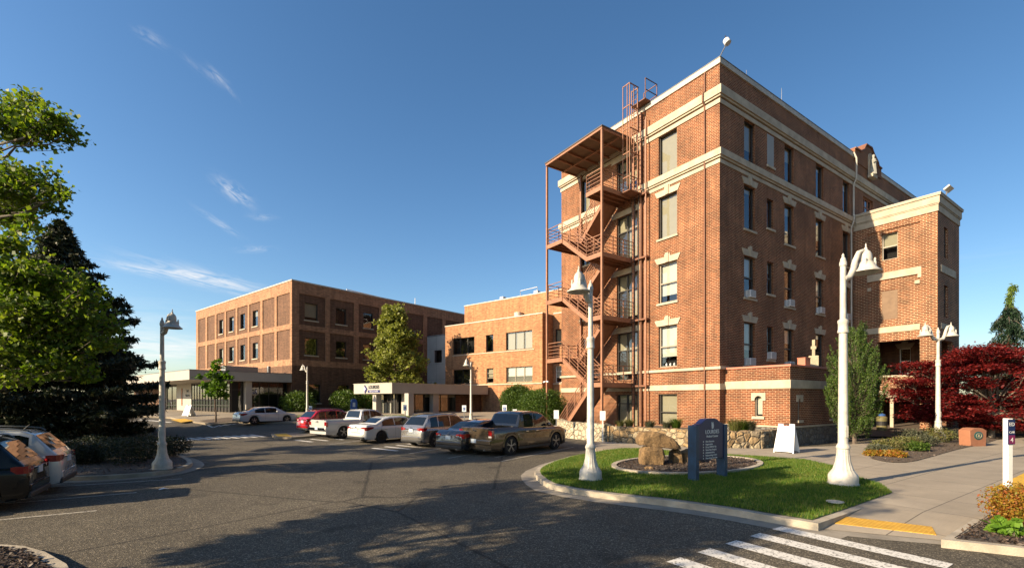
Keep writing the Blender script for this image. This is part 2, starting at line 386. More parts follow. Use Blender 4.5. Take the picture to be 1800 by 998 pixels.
def marking_mat(name, col, wear=.5):
    m = bpy.data.materials.new(name); m.use_nodes = True; t = NT(m.node_tree); p = t.n['Principled BSDF']
    pos = t.node('ShaderNodeTexCoord').outputs['Object']
    n1 = t.noise(pos, 14, 6, .8); n2 = t.noise(pos, 1.8, 4, .6)
    f = t.ramp(t.math('ADD', t.math('MULTIPLY', n1, .7), t.math('MULTIPLY', n2, .4)), [(.40, 0), (.50, 1)])
    vor = t.node('ShaderNodeTexVoronoi', {'Vector': pos, 'Scale': 42.}); f2 = t.math('MULTIPLY', t.math('GREATER_THAN', t.node('ShaderNodeSeparateColor', {0: vor.outputs['Color']}).outputs[0], .12), 1.)
    f = t.math('MAXIMUM', t.math('MULTIPLY', f, f2), 1-wear)
    c = t.mix(f, (.075, .068, .058, 1), (*col, 1)); t.l.new(c, p.inputs['Base Color']); p.inputs['Roughness'].default_value = .75
    MAT[name] = m
marking_mat('paint_mark', (.72, .70, .64), .75); marking_mat('paint_faded', (.40, .37, .31), 1.); marking_mat('paint_yellow', (.72, .42, .03), .35)
def tactile_mat():
    m = bpy.data.materials.new('tactile'); m.use_nodes = True; t = NT(m.node_tree); p = t.n['Principled BSDF']
    pos = t.node('ShaderNodeTexCoord').outputs['Object']
    mp = t.node('ShaderNodeMapping', {0: pos}); mp.inputs['Rotation'].default_value = (0, 0, -MF.ang)
    mp.inputs['Scale'].default_value = (16, 16, 16)
    fx = t.node('ShaderNodeVectorMath', {0: mp.outputs[0]}, operation='FRACTION').outputs[0]
    d = t.node('ShaderNodeVectorMath', {0: t.node('ShaderNodeVectorMath', {0: fx, 1: (.5, .5, 0)}, operation='MULTIPLY').outputs[0], 1: (.25, .25, 0)}, operation='DISTANCE').outputs['Value']
    h = t.ramp(d, [(.10, 1), (.17, 0)])
    c = t.mix(h, (.60, .33, .035, 1), (.74, .45, .06, 1)); c = t.mix(1., c, t.ramp(t.noise(pos, 5, 4), [(.3, .75), (.7, 1.1)]), 'MULTIPLY')
    t.l.new(c, p.inputs['Base Color']); p.inputs['Roughness'].default_value = .7
    t.l.new(t.node('ShaderNodeBump', {'Height': h, 'Strength': .8, 'Distance': .01}).outputs[0], p.inputs['Normal']); MAT['tactile'] = m
tactile_mat()
def stone_mat(name, cols, scale, mortar, msize=.05, squash=1.):
    m = bpy.data.materials.new(name); m.use_nodes = True; t = NT(m.node_tree); p = t.n['Principled BSDF']
    pos = t.node('ShaderNodeTexCoord').outputs['Object']
    mp = t.node('ShaderNodeMapping', {0: pos}); mp.inputs['Scale'].default_value = (1, 1, squash)
    w = t.node('ShaderNodeMix', data_type='VECTOR'); w.inputs[0].default_value = .10
    t.l.new(mp.outputs[0], w.inputs[4]); t.l.new(t.noise(pos, 3, 3, .6, out=1), w.inputs[5])
    v1 = t.node('ShaderNodeTexVoronoi', {'Vector': w.outputs[1], 'Scale': scale}); v2 = t.node('ShaderNodeTexVoronoi', {'Vector': w.outputs[1], 'Scale': scale}, feature='DISTANCE_TO_EDGE')
    s = t.node('ShaderNodeSeparateColor', {0: v1.outputs['Color']}).outputs[0]; n = len(cols)
    c = t.ramp(s, [(i/(n-1), cols[i]) for i in range(n)]); c = t.mix(1., c, t.ramp(t.noise(pos, 9, 5, .7), [(.25, .6), (.75, 1.3)]), 'MULTIPLY')
    e = t.ramp(v2.outputs[0], [(msize*.5, 0), (msize, 1)]); c = t.mix(e, (*mortar, 1), c)
    t.l.new(c, p.inputs['Base Color']); p.inputs['Roughness'].default_value = .9
    h = t.math('ADD', t.math('MULTIPLY', t.ramp(v2.outputs[0], [(0, 0), (.16, 1)]), 1.), t.math('MULTIPLY', t.noise(pos, 12, 4), .5))
    t.l.new(t.node('ShaderNodeBump', {'Height': h, 'Strength': 1., 'Distance': .06}).outputs[0], p.inputs['Normal']); MAT[name] = m
stone_mat('stone_rust', [(.22, .15, .08), (.42, .28, .13), (.30, .24, .16), (.50, .40, .24)], 3.2, (.16, .13, .09))
stone_mat('stone_pale', [(.42, .36, .24), (.55, .47, .33), (.48, .42, .30)], 4.2, (.25, .20, .14))
stone_mat('stone_grey', [(.13, .12, .10), (.20, .18, .14), (.17, .16, .15)], 3.5, (.10, .09, .08))
def rock_mat():
    m = bpy.data.materials.new('rock'); m.use_nodes = True; t = NT(m.node_tree); p = t.n['Principled BSDF']
    pos = t.node('ShaderNodeTexCoord').outputs['Object']
    c = t.ramp(t.noise(pos, 2.6, 8, .68), [(.30, (.05, .038, .025)), (.45, (.17, .105, .045)), (.60, (.29, .18, .08)), (.75, (.34, .26, .16))])
    c = t.mix(1., c, t.ramp(t.noise(pos, 18, 5, .7), [(.25, .55), (.7, 1.2)]), 'MULTIPLY')
    t.l.new(c, p.inputs['Base Color']); p.inputs['Roughness'].default_value = .9
    t.l.new(t.node('ShaderNodeBump', {'Height': t.noise(pos, 7, 8, .7), 'Strength': 1., 'Distance': .06}).outputs[0], p.inputs['Normal']); MAT['rock'] = m
rock_mat()

# overall tone of the surfaces for this exposure
for name_, m_ in MAT.items():
    k_ = .84 if name_.startswith('brick') else (.8 if name_ != 'interior' else 1.); t_ = NT(m_.node_tree)
    for n_ in list(t_.n):
        key = 'Base Color' if n_.type == 'BSDF_PRINCIPLED' else ('Color' if n_.type == 'BSDF_TRANSLUCENT' else None)
        if not key: continue
        s_ = n_.inputs[key]
        if s_.is_linked: s0 = s_.links[0].from_socket; t_.l.new(t_.mix(1.0, s0, (k_, k_, k_, 1), 'MULTIPLY'), s_)
        else: s_.default_value = (*[c*k_ for c in s_.default_value[:3]], 1)

# ------------------------------------------------ ground, road, walks
def drape(name, poly, dz, m, skirt=0., kind='structure', cut=None):
    bm = bmesh.new(); pts = [Vector((p[0], p[1])) for p in poly]
    area = sum(pts[i].x*pts[(i+1) % len(pts)].y-pts[(i+1) % len(pts)].x*pts[i].y for i in range(len(pts)))
    if area < 0: pts.reverse()
    vs = [bm.verts.new((p.x, p.y, 0)) for p in pts]
    for tri in tessellate_polygon([[Vector((p.x, p.y, 0)) for p in pts]]):
        try: bm.faces.new([vs[i] for i in tri])
        except ValueError: pass
    lo, hi = min(p.y for p in pts), max(p.y for p in pts)
    for y in YL:
        if lo < y < hi: bmesh.ops.bisect_plane(bm, geom=bm.verts[:]+bm.edges[:]+bm.faces[:], dist=1e-5, plane_co=(0, y, 0), plane_no=(0, 1, 0))
    bmesh.ops.recalc_face_normals(bm, faces=bm.faces)
    if bm.faces and sum(f.normal.z for f in bm.faces) < 0: bmesh.ops.reverse_faces(bm, faces=bm.faces)
    if skirt:
        for e in [e for e in bm.edges if e.is_boundary]:
            a, b = e.verts; c = bm.verts.new((b.co.x, b.co.y, -skirt)); d = bm.verts.new((a.co.x, a.co.y, -skirt))
            try: bm.faces.new((a, b, c, d))
            except ValueError: pass
    for v in bm.verts: v.co.z += g(v.co.y)+dz
    me = bpy.data.meshes.new(name); bm.to_mesh(me); bm.free(); me.materials.append(MAT[m]); boxuv(me)
    o = bpy.data.objects.new(name, me); COL.objects.link(o)
    if kind: o['kind'] = kind
    return o
def offset(poly, d):
    pts = [Vector((p[0], p[1])) for p in poly]; n = len(pts)
    area = sum(pts[i].x*pts[(i+1) % n].y-pts[(i+1) % n].x*pts[i].y for i in range(n)); sgn = 1 if area > 0 else -1
    out = []
    for i in range(n):
        a, b, c = pts[i-1], pts[i], pts[(i+1) % n]
        n1 = Vector(((b-a).y, -(b-a).x)).normalized()*sgn; n2 = Vector(((c-b).y, -(c-b).x)).normalized()*sgn
        k = (n1+n2); k = k/max(.35, k.length_squared)*2
        out.append(b+k*d)
    return out
def smooth_poly(poly, it=2):
    p = [Vector((q[0], q[1])) for q in poly]
    for _ in range(it):
        p = [x for i in range(len(p)) for x in (p[i]*.75+p[(i+1) % len(p)]*.25, p[i]*.25+p[(i+1) % len(p)]*.75)]
    return p
def build_ground():
    mb = MB(); ys = [-3000, -60, -20, 0]+[27.0]+YL[1:]+[60, 200, 4000]; xs = [-4000, -150, 0, 150, 4000]
    vs = [(x, y, g(y)) for y in ys for x in xs]; n = len(xs)
    mb.add(vs, [(j*n+i, j*n+i+1, (j+1)*n+i+1, (j+1)*n+i) for j in range(len(ys)-1) for i in range(n-1)])
    o = mb.build('ground', MAT['asphalt']); o['kind'] = 'structure'
build_ground()
def px(*l, dz=0.): return [at(u, v, dz) for u, v in l]
def island(name, poly, top, kerb_w=.16, gutter_w=.42, z=.14, gut=True):
    drape(name, poly, z+.012, top)
    drape('kerb', offset(poly, kerb_w), z, 'kerb', skirt=.3)
    if gut: drape('gutter', offset(poly, kerb_w+gutter_w), .006, 'gutter')
LAWN = px((952, 834), (962, 842), (975, 849), (1015, 857), (1065, 864), (1119, 870), (1184, 877), (1238, 884), (1300, 893), (1381, 906.5), (1427, 914),
          (1500, 890), (1568, 866), (1548, 851), (1504, 838), (1469, 820), (1416, 808.5), (1328, 802), (1280, 799.5), (1226, 796.5), (1123, 788.5), (1093, 788.5),
          (1061, 792.5), (1040, 796.5), (1008, 802), (975, 812), (955, 821), (949, 828), dz=.14)
island('lawn', LAWN, 'lawn')
WALK = px((1500, 889.5), (1568, 866), (1548, 851), (1504, 838), (1469, 820), (1416, 808.5), (1328, 802), (1280, 799.5), (1226, 796.5), (1123, 788.2), (1093, 788), (1048, 788), (1040, 783),
          (1048, 777), (1064, 776), (1218, 786), (1342, 788), (1475, 783), (1535, 775), (1610, 769), (1640, 766), (1690, 768), (1725, 774), (1800, 769), (1900, 768), (2100, 772), (2100, 872),
          (1900, 868), (1772, 868), (1767, 880), (1755, 893), (1730, 909), dz=.144)
drape('walkway', WALK, .144, 'walk', skirt=.2)
def ramp():
    A, B, C, D = at(1500, 889.5, .144), at(1730, 909, .144), at(1668, 950, .012), at(1447, 929, .012)
    tip, cor = at(1427, 914, .144), at(1678, 944, .144)
    mb = MB(); a, b = (*A, .144), (*B, .144); c, d = (*C, .012), (*D, .012)
    mb.quad(d, c, b, a); mb.quad((*tip, .146), d, a); mb.quad(c, (*cor, .146), b)
    mb.build('kerb_ramp', MAT['walk'])['kind'] = 'structure'
    n = (Vector(b)-Vector(a)).cross(Vector(d)-Vector(a)).normalized(); n = n if n.z > 0 else -n
    def hit(u, v, up):
        dr = Vector(((u-U0)/FPX, 1, -(v-V0)/FPX)); o = Vector((0, 0, H)); p0 = Vector(a)+n*up; t = (p0-o).dot(n)/dr.dot(n); return o+dr*t
    mb = MB(); q = [(1467, 906), (1638, 926), (1646, 940), (1467, 920)]; mb.prism([hit(u, v, -.005) for u, v in q], n*.013)
    tag(mb.build('tactile_paving', MAT['tactile']), 'yellow bumpy tactile pad on the ramp beside the zebra crossing', 'tactile paving', kind='structure')
ramp()
drape('gutter', px((1366, 924), (1442, 930), (1450, 938), (1560, 949), (1668, 958), (1800, 978), (1960, 1010), (2000, 1040), (2010, 1000), (1800, 958), (1678, 944), (1668, 950), (1447, 929), (1427, 914)), .005, 'gutter')
BED_R = px((1680, 944.5), (1757, 893.5), (1769, 880.5), (1775, 869), (1900, 870), (2100, 874), (2100, 1040), (1960, 985), (1800, 957), dz=.15)
drape('planting_bed', BED_R, .135, 'mulch', skirt=.2); drape('kerb', offset(BED_R, .13), .13, 'kerb', skirt=.3)
drape('tactile_paving', px((1745, 857), (1800, 831), (1835, 815), (1900, 842), (1800, 866), dz=.15), .152, 'paint_yellow')
BED_M = px((1523, 803), (1560, 812), (1600, 812), (1640, 801), (1690, 787), (1730, 780), (1760, 769), (1640, 765), (1590, 775), (1560, 788), dz=.16)
drape('planting_bed', smooth_poly(BED_M, 1), .165, 'soil')
drape('garden_ground', [(24, 27.5), (60, 22), (160, 22), (160, 90), (20, 90), (13, 30)], .1, 'soil')
ISL = smooth_poly(px((112, 836), (198, 834), (286, 827), (322, 818), (331, 811), (316, 802), (290, 796), (230, 784), (160, 772), (60, 768), (-60, 790), (40, 838), dz=.12), 1)
island('planting_bed', ISL, 'mulch', .16, .35, .12)
island('planting_bed', px((-90, 955), (16, 964), (52, 974), (88, 996), (104, 1030), (-90, 1060), dz=.1), 'mulch', .16, .0001, .1, gut=False)
RING = [at(1208+128*math.cos(a), 817+15.5*math.sin(a)-2*math.cos(a), .17) for a in np.linspace(0, 2*math.pi, 40)[:-1]]
drape('mulch_bed', RING, .185, 'mulch')
def ring_kerb():
    a, b = offset(RING, .10), offset(RING, -.06); mb = MB(); n = len(a); pr = []
    for i in range(n):
        w = .5+.5*noise.noise(Vector((a[i].x*2, a[i].y*2, 0))); pr.append(w)
    for i in range(n):
        j = (i+1) % n; h0, h1 = .225, .225
        mb.quad((*a[i], .1), (*a[j], .1), (*a[j], h1), (*a[i], h0)); mb.quad((*a[i], h0), (*a[j], h1), (*b[j], h1), (*b[i], h0)); mb.quad((*b[i], h0), (*b[j], h1), (*b[j], .1), (*b[i], .1))
    mb.build('kerb', MAT['kerb'])['kind'] = 'structure'
ring_kerb()
# markings
def stripe(p, q, w, z=.006, m='paint_mark', name='road_marking', square=None):
    p, q = Vector(p), Vector(q); d = (q-p).normalized(); n = Vector((-d.y, d.x))*w/2
    if square: s_ = Vector(square)*w/2; n = s_
    drape(name, [p-n, q-n, q+n, p+n], z, m)
dA = Vector((-.562, .827)); dB = Vector((.827, .561))
P0 = at(1365.7, 927.6)
for k in range(9):
    p = P0-dB*.745*k; stripe(p, p-dA*(2.35 if k == 0 else 3.2), .33, .009)
for a, b, w in [((870, 803.8), (899, 798), .1), ((881, 810.5), (1008, 785.5), .1), ((788, 805), (845, 795), .1), ((719, 797), (800, 784), .1), ((578, 781.5), (640, 773), .1), ((905, 819), (880, 810), .001)]:
    if w > .01: stripe(at(*a), at(*b), w, m='paint_faded')
for a, b in [((0, 912.6), (170, 897.2)), ((44, 881.8), (240, 865.3)), ((95, 852), (320, 841))]: stripe(at(*a)-Vector((3, 1.9)), at(*b), .1, m='paint_faded')
dLs = Vector((.7809, -.6247))
for (ua, va), (ub, vb), n in [((519, 773), (597, 767.3), 4), ((655, 787.2), (735, 777.5), 5)]:
    a, b = at(ua, va), at(ub, vb)
    for k in range(n): p = a.lerp(b, k/(n-1)); stripe(p, p+dLs*1.9, .22)
a, b = at(452, 765.5), at(175, 778.3); n = 17
for k in range(n): p = a.lerp(b, k/(n-1)); stripe(p-dLs*1.05, p+dLs*1.05, .27)
for k in range(5): a, b = at(375+11*k, 751-1.8*k), at(398+13*k, 742.5-1.2*k); stripe(a, b, .12)
stripe(at(362, 745.5), at(374, 751), .12)
stripe(at(245, 737), at(300, 742), .25); stripe(at(205, 741), at(275, 738), .12, m='paint_faded')
FARW = px((477, 762), (520, 759), (560, 754), (610, 747), (640, 745.5), (640, 752), (604, 758), (562, 764), (512, 768), (482, 767), dz=.12)
drape('walkway', FARW, .12, 'walk_far', skirt=.2)
drape('tactile_paving', px((481, 762.2), (503, 761), (514, 766.3), (490, 766.8), dz=.13), .128, 'paint_yellow')
SIDE = px((120, 731), (215, 729), (300, 733), (345, 741), (372, 745), (418, 741), (470, 742), (520, 741), (560, 742), (640, 741), (700, 742), (760, 743), (860, 744), (900, 741), (990, 738),
          (990, 725), (700, 722), (400, 718), (100, 718), (60, 722), dz=.12)
drape('walkway', SIDE, .12, 'walk_far', skirt=.2)
drape('tactile_paving', px((300, 737), (325, 735.3), (341, 739), (318, 742), dz=.13), .135, 'paint_yellow')
drape('planting_bed', px((372, 744), (415, 739.5), (430, 735), (400, 733), (350, 739), dz=.13), .14, 'soil')
drape('grass_strip', px((500, 739), (560, 739), (640, 738), (720, 738), (720, 729), (500, 729), dz=.13), .14, 'rough_grass')
drape('far_field', [(-60, 46.5), (-60, 80), (-400, 200), (-400, 46.5)], .03, 'rough_grass')
# ------------------------------------------------ buildings
class Face:
    """a facade plane: kind 'A' is x = c (outside towards -x), kind 'B' is y = c (outside towards -y)"""
    def __init__(s, kind, c): s.k = kind; s.c = c
    def p(s, a, z, d=0.): return (s.c-d, a, z) if s.k == 'A' else (a, s.c-d, z)
    def box(s, mb, a0, a1, d0, d1, z0, z1):
        if s.k == 'A': mb.box(s.c-d0, s.c-d1, a0, a1, z0, z1)
        else: mb.box(a0, a1, s.c-d0, s.c-d1, z0, z1)
    def wall(s, mb, a0, a1, z0, z1, holes=(), depth=.22):
        a0, a1 = sorted((a0, a1)); hs = [(min(h[0], h[1]), max(h[0], h[1]), h[2], h[3]) for h in holes]
        A = sorted({a0, a1, *[x for h in hs for x in h[:2] if a0 < x < a1]}); Z = sorted({z0, z1, *[x for h in hs for x in h[2:] if z0 < x < z1]})
        for i in range(len(A)-1):
            for j in range(len(Z)-1):
                ca, cz = (A[i]+A[i+1])/2, (Z[j]+Z[j+1])/2
                if any(h[0] < ca < h[1] and h[2] < cz < h[3] for h in hs): continue
                mb.quad(s.p(A[i], Z[j]), s.p(A[i+1], Z[j]), s.p(A[i+1], Z[j+1]), s.p(A[i], Z[j+1]))
        for h in hs:
            q = [(h[0], h[2]), (h[1], h[2]), (h[1], h[3]), (h[0], h[3])]
            for k in range(4):
                (u, v), (w, x) = q[k], q[(k+1) % 4]; mb.quad(s.p(u, v), s.p(w, x), s.p(w, x, -depth), s.p(u, v, -depth))
def window(F, par, a0, a1, z0, z1, nv=1, nh=1, rail=False, shade=0., shade_m='shade', frame='frame_dark', fw=.06, depth=.16, sill=None, lintel=None, ac=False,
           glass='glass', name='window', back=.75, plants=False, low=None):
    a0, a1 = sorted((a0, a1)); mb = MB()
    d0, d1 = -depth-.06, -depth+.02
    F.box(mb, a0, a0+fw, d0, d1, z0, z1); F.box(mb, a1-fw, a1, d0, d1, z0, z1)
    F.box(mb, a0+fw, a1-fw, d0, d1, z0, z0+fw); F.box(mb, a0+fw, a1-fw, d0, d1, z1-fw, z1)
    zm = (z0+z1)/2
    if rail: F.box(mb, a0+fw, a1-fw, d0-.005, d1+.015, zm-.04, zm+.04)
    if low: F.box(mb, a0+fw, a1-fw, d0-.005, d1+.005, low-.03, low+.03)
    for i in range(1, nv): x = a0+(a1-a0)*i/nv; F.box(mb, x-.03, x+.03, d0+.004, d1-.004, z0+fw, z1-fw)
    for i in range(1, nh): z = z0+(z1-z0)*i/nh; F.box(mb, a0+fw, a1-fw, d0+.008, d1-.008, z-.025, z+.025)
    mb.m = 1; e = .004                                      # the dark room behind
    A0, A1, Z0, Z1 = a0+e, a1-e, z0+e, z1-e; q = [(A0, Z0), (A1, Z0), (A1, Z1), (A0, Z1)]
    for k in range(4): (u, v), (w, x) = q[k], q[(k+1) % 4]; mb.quad(F.p(u, v, d0), F.p(w, x, d0), F.p(w, x, -back), F.p(u, v, -back))
    mb.quad(*[F.p(u, v, -back) for u, v in q])
    o = mb.build(name, [MAT[frame], MAT['interior']], par)
    m = MB(); m.quad(F.p(a0+fw, z0+fw, -depth-.03), F.p(a1-fw, z0+fw, -depth-.03), F.p(a1-fw, z1-fw, -depth-.03), F.p(a0+fw, z1-fw, -depth-.03)); m.build('pane', MAT[glass], o)
    if shade:
        zs = z1-(z1-z0)*shade; m = MB(); F.box(m, a0+.02, a1-.02, -depth-.15, -depth-.14, zs, z1-.01); m.build('shade', MAT[shade_m], o)
    if sill: m = MB(); F.box(m, a0-.10, a1+.10, -depth, .09, z0-.13, z0-.002); m.build('sill', MAT[sill], o, bevel=.01)
    if lintel:
        m = MB(); c = (a0+a1)/2
        pl = [(a0-.08, z1+.002), (a1+.08, z1+.002), (a1+.27, z1+.36), (c+.20, z1+.36), (c+.20, z1+.52), (c-.20, z1+.52), (c-.20, z1+.36), (a0-.27, z1+.36)]
        m.prism([F.p(a, z, -.02) for a, z in pl], Vector(F.p(0, 0, .05))-Vector(F.p(0, 0, -.02)))
        F.box(m, c-.11, c+.11, .051, .10, z1+.004, z1+.58); m.build('lintel', MAT[lintel], o)
    if ac:
        m = MB(); c = (a0+a1)/2; w = min(.30, (a1-a0)/2-.05); F.box(m, c-w, c+w, -depth-.05, .22, z0+.02, z0+.44)
        ao = m.build('air_conditioner', MAT['white_box'], o, bevel=.02)
        if F.k == 'B':
            m.__init__()
            for k in range(5): F.box(m, c-w+.05, c+w-.05, .221, .226, z0+.08+.07*k, z0+.12+.07*k)
            m.m = 0
            for k in range(5): m.box(c-w-.004, c-w-.0005, -.03-F.c*0+F.c, F.c-.18, z0+.08+.07*k, z0+.12+.07*k)
            m.build('air_conditioner_grille', MAT['ac_grille'], o)
    if plants:
        m = MB()
        for k in range(3): m.lathe([(.05, 0), (.07, .12), (.03, .2)], F.p(a0+.35+.28*k, z0+fw, -depth-.08), 8)
        m.build('flower_pot', MAT['white_box'], o)
    return o

# ---- the main brick hospital block
HB = empty('brick_building', 'tall red brick hospital block with cream stone bands and an outside fire escape', 'building', (*MF.o, 0), MF.ang)
FA, FB = Face('A', 0.), Face('B', 0.)
ROWS = [(.80, 2.66), (4.28, 6.80), (8.20, 10.62), (12.15, 14.72), (16.02, 18.47)]
LA, LB, ZT = 13.27, 40.0, 20.9
colsB = [(2.44, 3.62), (7.10, 8.30), (11.40, 12.58), (15.70, 16.88)]
hA = [(2.72, 4.05, *r) for r in ROWS]; DOORS = [(.55, 2.65), (3.62, 6.75), (7.62, 10.62), (11.55, 14.55), (15.6, 18.3)]
hA += [(5.72, 7.50, *r) for r in DOORS]; hA += [(10.12, 11.06, *r) for r in ROWS[1:]]
hB = [(a, b, *r) for a, b in colsB for r in ROWS[1:]]
n2 = [(4.98, 5.76, 4.75, 6.75), (4.98, 5.76, 8.72, 10.68), (4.98, 5.76, 12.70, 14.52)]; hB += n2
hB += [(19.4, 21.4, 16.85, 18.2), (24.0, 25.2, 16.85, 18.4)]
mb = MB(); FA.wall(mb, 0, LA, -.2, 20.62, hA); FB.wall(mb, 0, LB, -.2, 20.62, hB)
mb.quad((0, LA, -.2), (LB, LA, -.2), (LB, LA, 20.62), (0, LA, 20.62)); mb.quad((LB, 0, -.2), (LB, LA, -.2), (LB, LA, 20.62), (LB, 0, 20.62))
mb.quad((.3, .3, 20.2), (LB-.3, .3, 20.2), (LB-.3, LA-.3, 20.2), (.3, LA-.3, 20.2))
wall = mb.build('wall', MAT['brick'], HB)
mb = MB()
def ring_band(mb, z0, z1, p, bx=LB, ay=LA):
    mb.box(-p, .02, 0, ay+p, z0, z1); mb.box(-p, bx, -p, 0, z0, z1)
for z0, z1, p, bx in [(18.90, 19.37, .20, LB), (18.80, 18.897, .12, LB), (18.47, 18.72, .06, LB), (15.60, 15.97, .18, 17.6), (15.50, 15.597, .10, 17.6), (15.22, 15.44, .05, 17.6), (3.98, 4.14, .10, 17.6), (2.86, 3.19, .05, .5)]:
    mb = MB(); ring_band(mb, z0, z1, p, bx); mb.build('stone_band', MAT['stone_trim'], HB, bevel=.012)
mb = MB(); mb.box(-.07, .34, -.07, LA+.07, 20.62, 20.92); mb.box(.34, 17.7, -.07, .34, 20.62, 20.92); mb.box(22.95, LB, -.07, .34, 20.62, 20.92); mb.box(.34, LB, LA-.3, LA+.07, 20.62, 20.92); mb.box(LB-.3, LB+.05, .34, LA-.3, 20.62, 20.92)
mb.build('coping', MAT['coping'], HB, bevel=.01)
mb = MB(); mb.box(-.09, .345, -.09, LA+.09, 20.923, 20.96); mb.box(.345, 17.7, -.09, .345, 20.923, 20.96); mb.box(22.95, LB, -.09, .345, 20.923, 20.96); mb.build('roof_flashing', MAT['coping_dark'], HB)
st = ['shade', 'shade', 'shade_white', 'shade', 'shade']
for i, r in enumerate(ROWS):
    window(FA, HB, 2.72, 4.05, *r, rail=i in (1, 2), low=r[0]+.75 if i == 0 else None, shade=(1, .74, .80, .999, .999)[i], shade_m=st[i] if i not in (1, 2) else 'shade_white', sill='stone_trim' if i in (2, 3) else None,
           lintel='stone_trim' if i in (1, 2, 3) else None, frame='frame_tan' if i in (1, 2) else 'frame_dark', plants=i == 1, fw=.07 if i < 3 else .05)
    if i: window(FA, HB, 10.12, 11.06, *r, rail=i in (1, 2), shade=.9 if i > 2 else .5, sill='stone_trim', frame='frame_dark')
for i, (z0, z1) in enumerate(DOORS):
    o = window(FA, HB, 5.72, 7.50, z0, z1, nv=1, shade=(1., .85, .92, .93, .6)[i], name='window', frame='frame_dark', fw=.06, low=z0+(1.95 if i else 1.5), glass='glass')
    m = MB(); FA.box(m, 6.62, 6.70, -.20, -.12, z0+.06, z1-.06)
    if i: FA.box(m, 6.72, 7.40, -.235, -.225, z0+.06, z0+1.93)
    m.build('door', MAT['frame_dark'], o)
    if i: m = MB(); FA.box(m, 5.25, 7.95, -.02, .05, z1+.002, z1+.36); m.build('lintel', MAT['stone_trim'], o)
acs = {(0, 2), (0, 1), (1, 2), (2, 2), (3, 2), (1, 1)}
for ci, (a, b) in enumerate(colsB):
    for i, r in enumerate(ROWS[1:], 1):
        window(FB, HB, a, b, *r, rail=i in (1, 2), sill='stone_trim', lintel='stone_trim' if i < 4 else None, ac=(ci, i) in acs, shade=(.12, .35, .62, .0, .48, .22)[(ci*5+i*2) % 6], shade_m='shade_white' if i < 3 else 'shade')
for k, (a, b, z0, z1) in enumerate(n2): window(FB, HB, a, b, z0, z1, rail=k < 2, sill='stone_trim', ac=k == 0, shade=.3 if k == 1 else 0)
m = MB(); FB.box(m, 4.98, 5.76, -.01, .012, 16.5, 18.40); m.build('stone_panel', MAT['grey_panel'], HB); m = MB(); FB.box(m, 4.9, 5.85, -.01, .09, 16.37, 16.497); m.build('sill', MAT['stone_trim'], HB)
window(FB, HB, 19.4, 21.4, 16.85, 18.2, nv=3, nh=2, frame='plinth', sill='stone_trim'); window(FB, HB, 24.0, 25.2, 16.85, 18.4)
def pipe(name, pts, r, m): mb = MB(); mb.tube(pts, r, 8); return mb.build(name, MAT[m], HB, smooth=40)
pipe('downspout', [(-.07, .86, 20.6), (-.07, .86, 19.5), (-.26, .86, 19.36), (-.26, .86, 18.9), (-.08, .86, 18.7), (-.08, .86, .1)], .045, 'deck_brown')
pipe('downspout', [(17.35, -.10, 20.9), (17.35, -.28, 20.4), (17.35, -.28, 18.9), (17.35, -.10, 18.5), (17.35, -.10, 16.3), (17.0, -.26, 15.7), (17.0, -.08, 15.2), (17.0, -.08, .1)], .06, 'coping')
pipe('conduit', [(-.09, 5.02, 20.0), (-.09, 5.02, .8)], .05, 'rust_paint'); pipe('conduit', [(-.30, 4.78, 20.0), (-.30, 4.78, .8)], .04, 'rust_paint')
# gable with the niche in the middle of the long side
gp_ = [(17.7, 20.4), (17.7, 21.32), (18.7, 21.36), (19.3, 21.65), (19.75, 22.2), (20.9, 22.25), (21.3, 21.9), (22.2, 21.45), (22.35, 21.2), (22.95, 21.18), (22.95, 20.4)]
mb = MB(); mb.prism([(a, -.06, z) for a, z in gp_], (0, 1.3, 0)); mb.build('gable', MAT['brick'], HB)
mb = MB()
for (a, z), (b, y) in zip(gp_[1:-2], gp_[2:-1]): mb.prism([(a, -.14, z+.005), (b, -.14, y+.005), (b, -.14, y+.11), (a, -.14, z+.11)], (0, 1.45, 0))
mb.build('coping', MAT['deck_brown'], HB)
mb = MB(); mb.box(20.15, 20.95, -.14, -.062, 20.0, 21.35); mb.prism([(20.55+.4*math.cos(a), -.14, 21.35+.4*math.sin(a)) for a in np.linspace(0, math.pi, 12)], (0, .078, 0)); mb.box(20.1, 21.0, -.42, -.062, 19.75, 19.995)
mb.build('niche', MAT['stone_trim'], HB)
sta = MB(); sta.xf = Matrix.Translation((20.55, -.30, 20.0))
sta.lathe([(.0, 0), (.22, .0), (.2, .3), (.16, .8), (.19, 1.05), (.17, 1.2), (.07, 1.28), (.065, 1.32), (.1, 1.4), (.105, 1.48), (.07, 1.57), (0, 1.6)], n=14, ripple=lambda j, i: .08*math.sin(j*2.7) if i < 5 else 0)
sta.tube([(-.17, 0, 1.12), (-.2, -.08, .9), (-.05, -.2, 1.0)], [.05, .05, .035], 6); sta.tube([(.17, 0, 1.12), (.2, -.08, .9), (.03, -.2, 1.0)], [.05, .05, .035], 6)
stt = empty('statue', 'pale robed stone statue standing in the niche of the roof gable', 'statue', (*MF.w(0, 0), 0), MF.ang); sta.build('figure', MAT['statue'], stt, smooth=50)
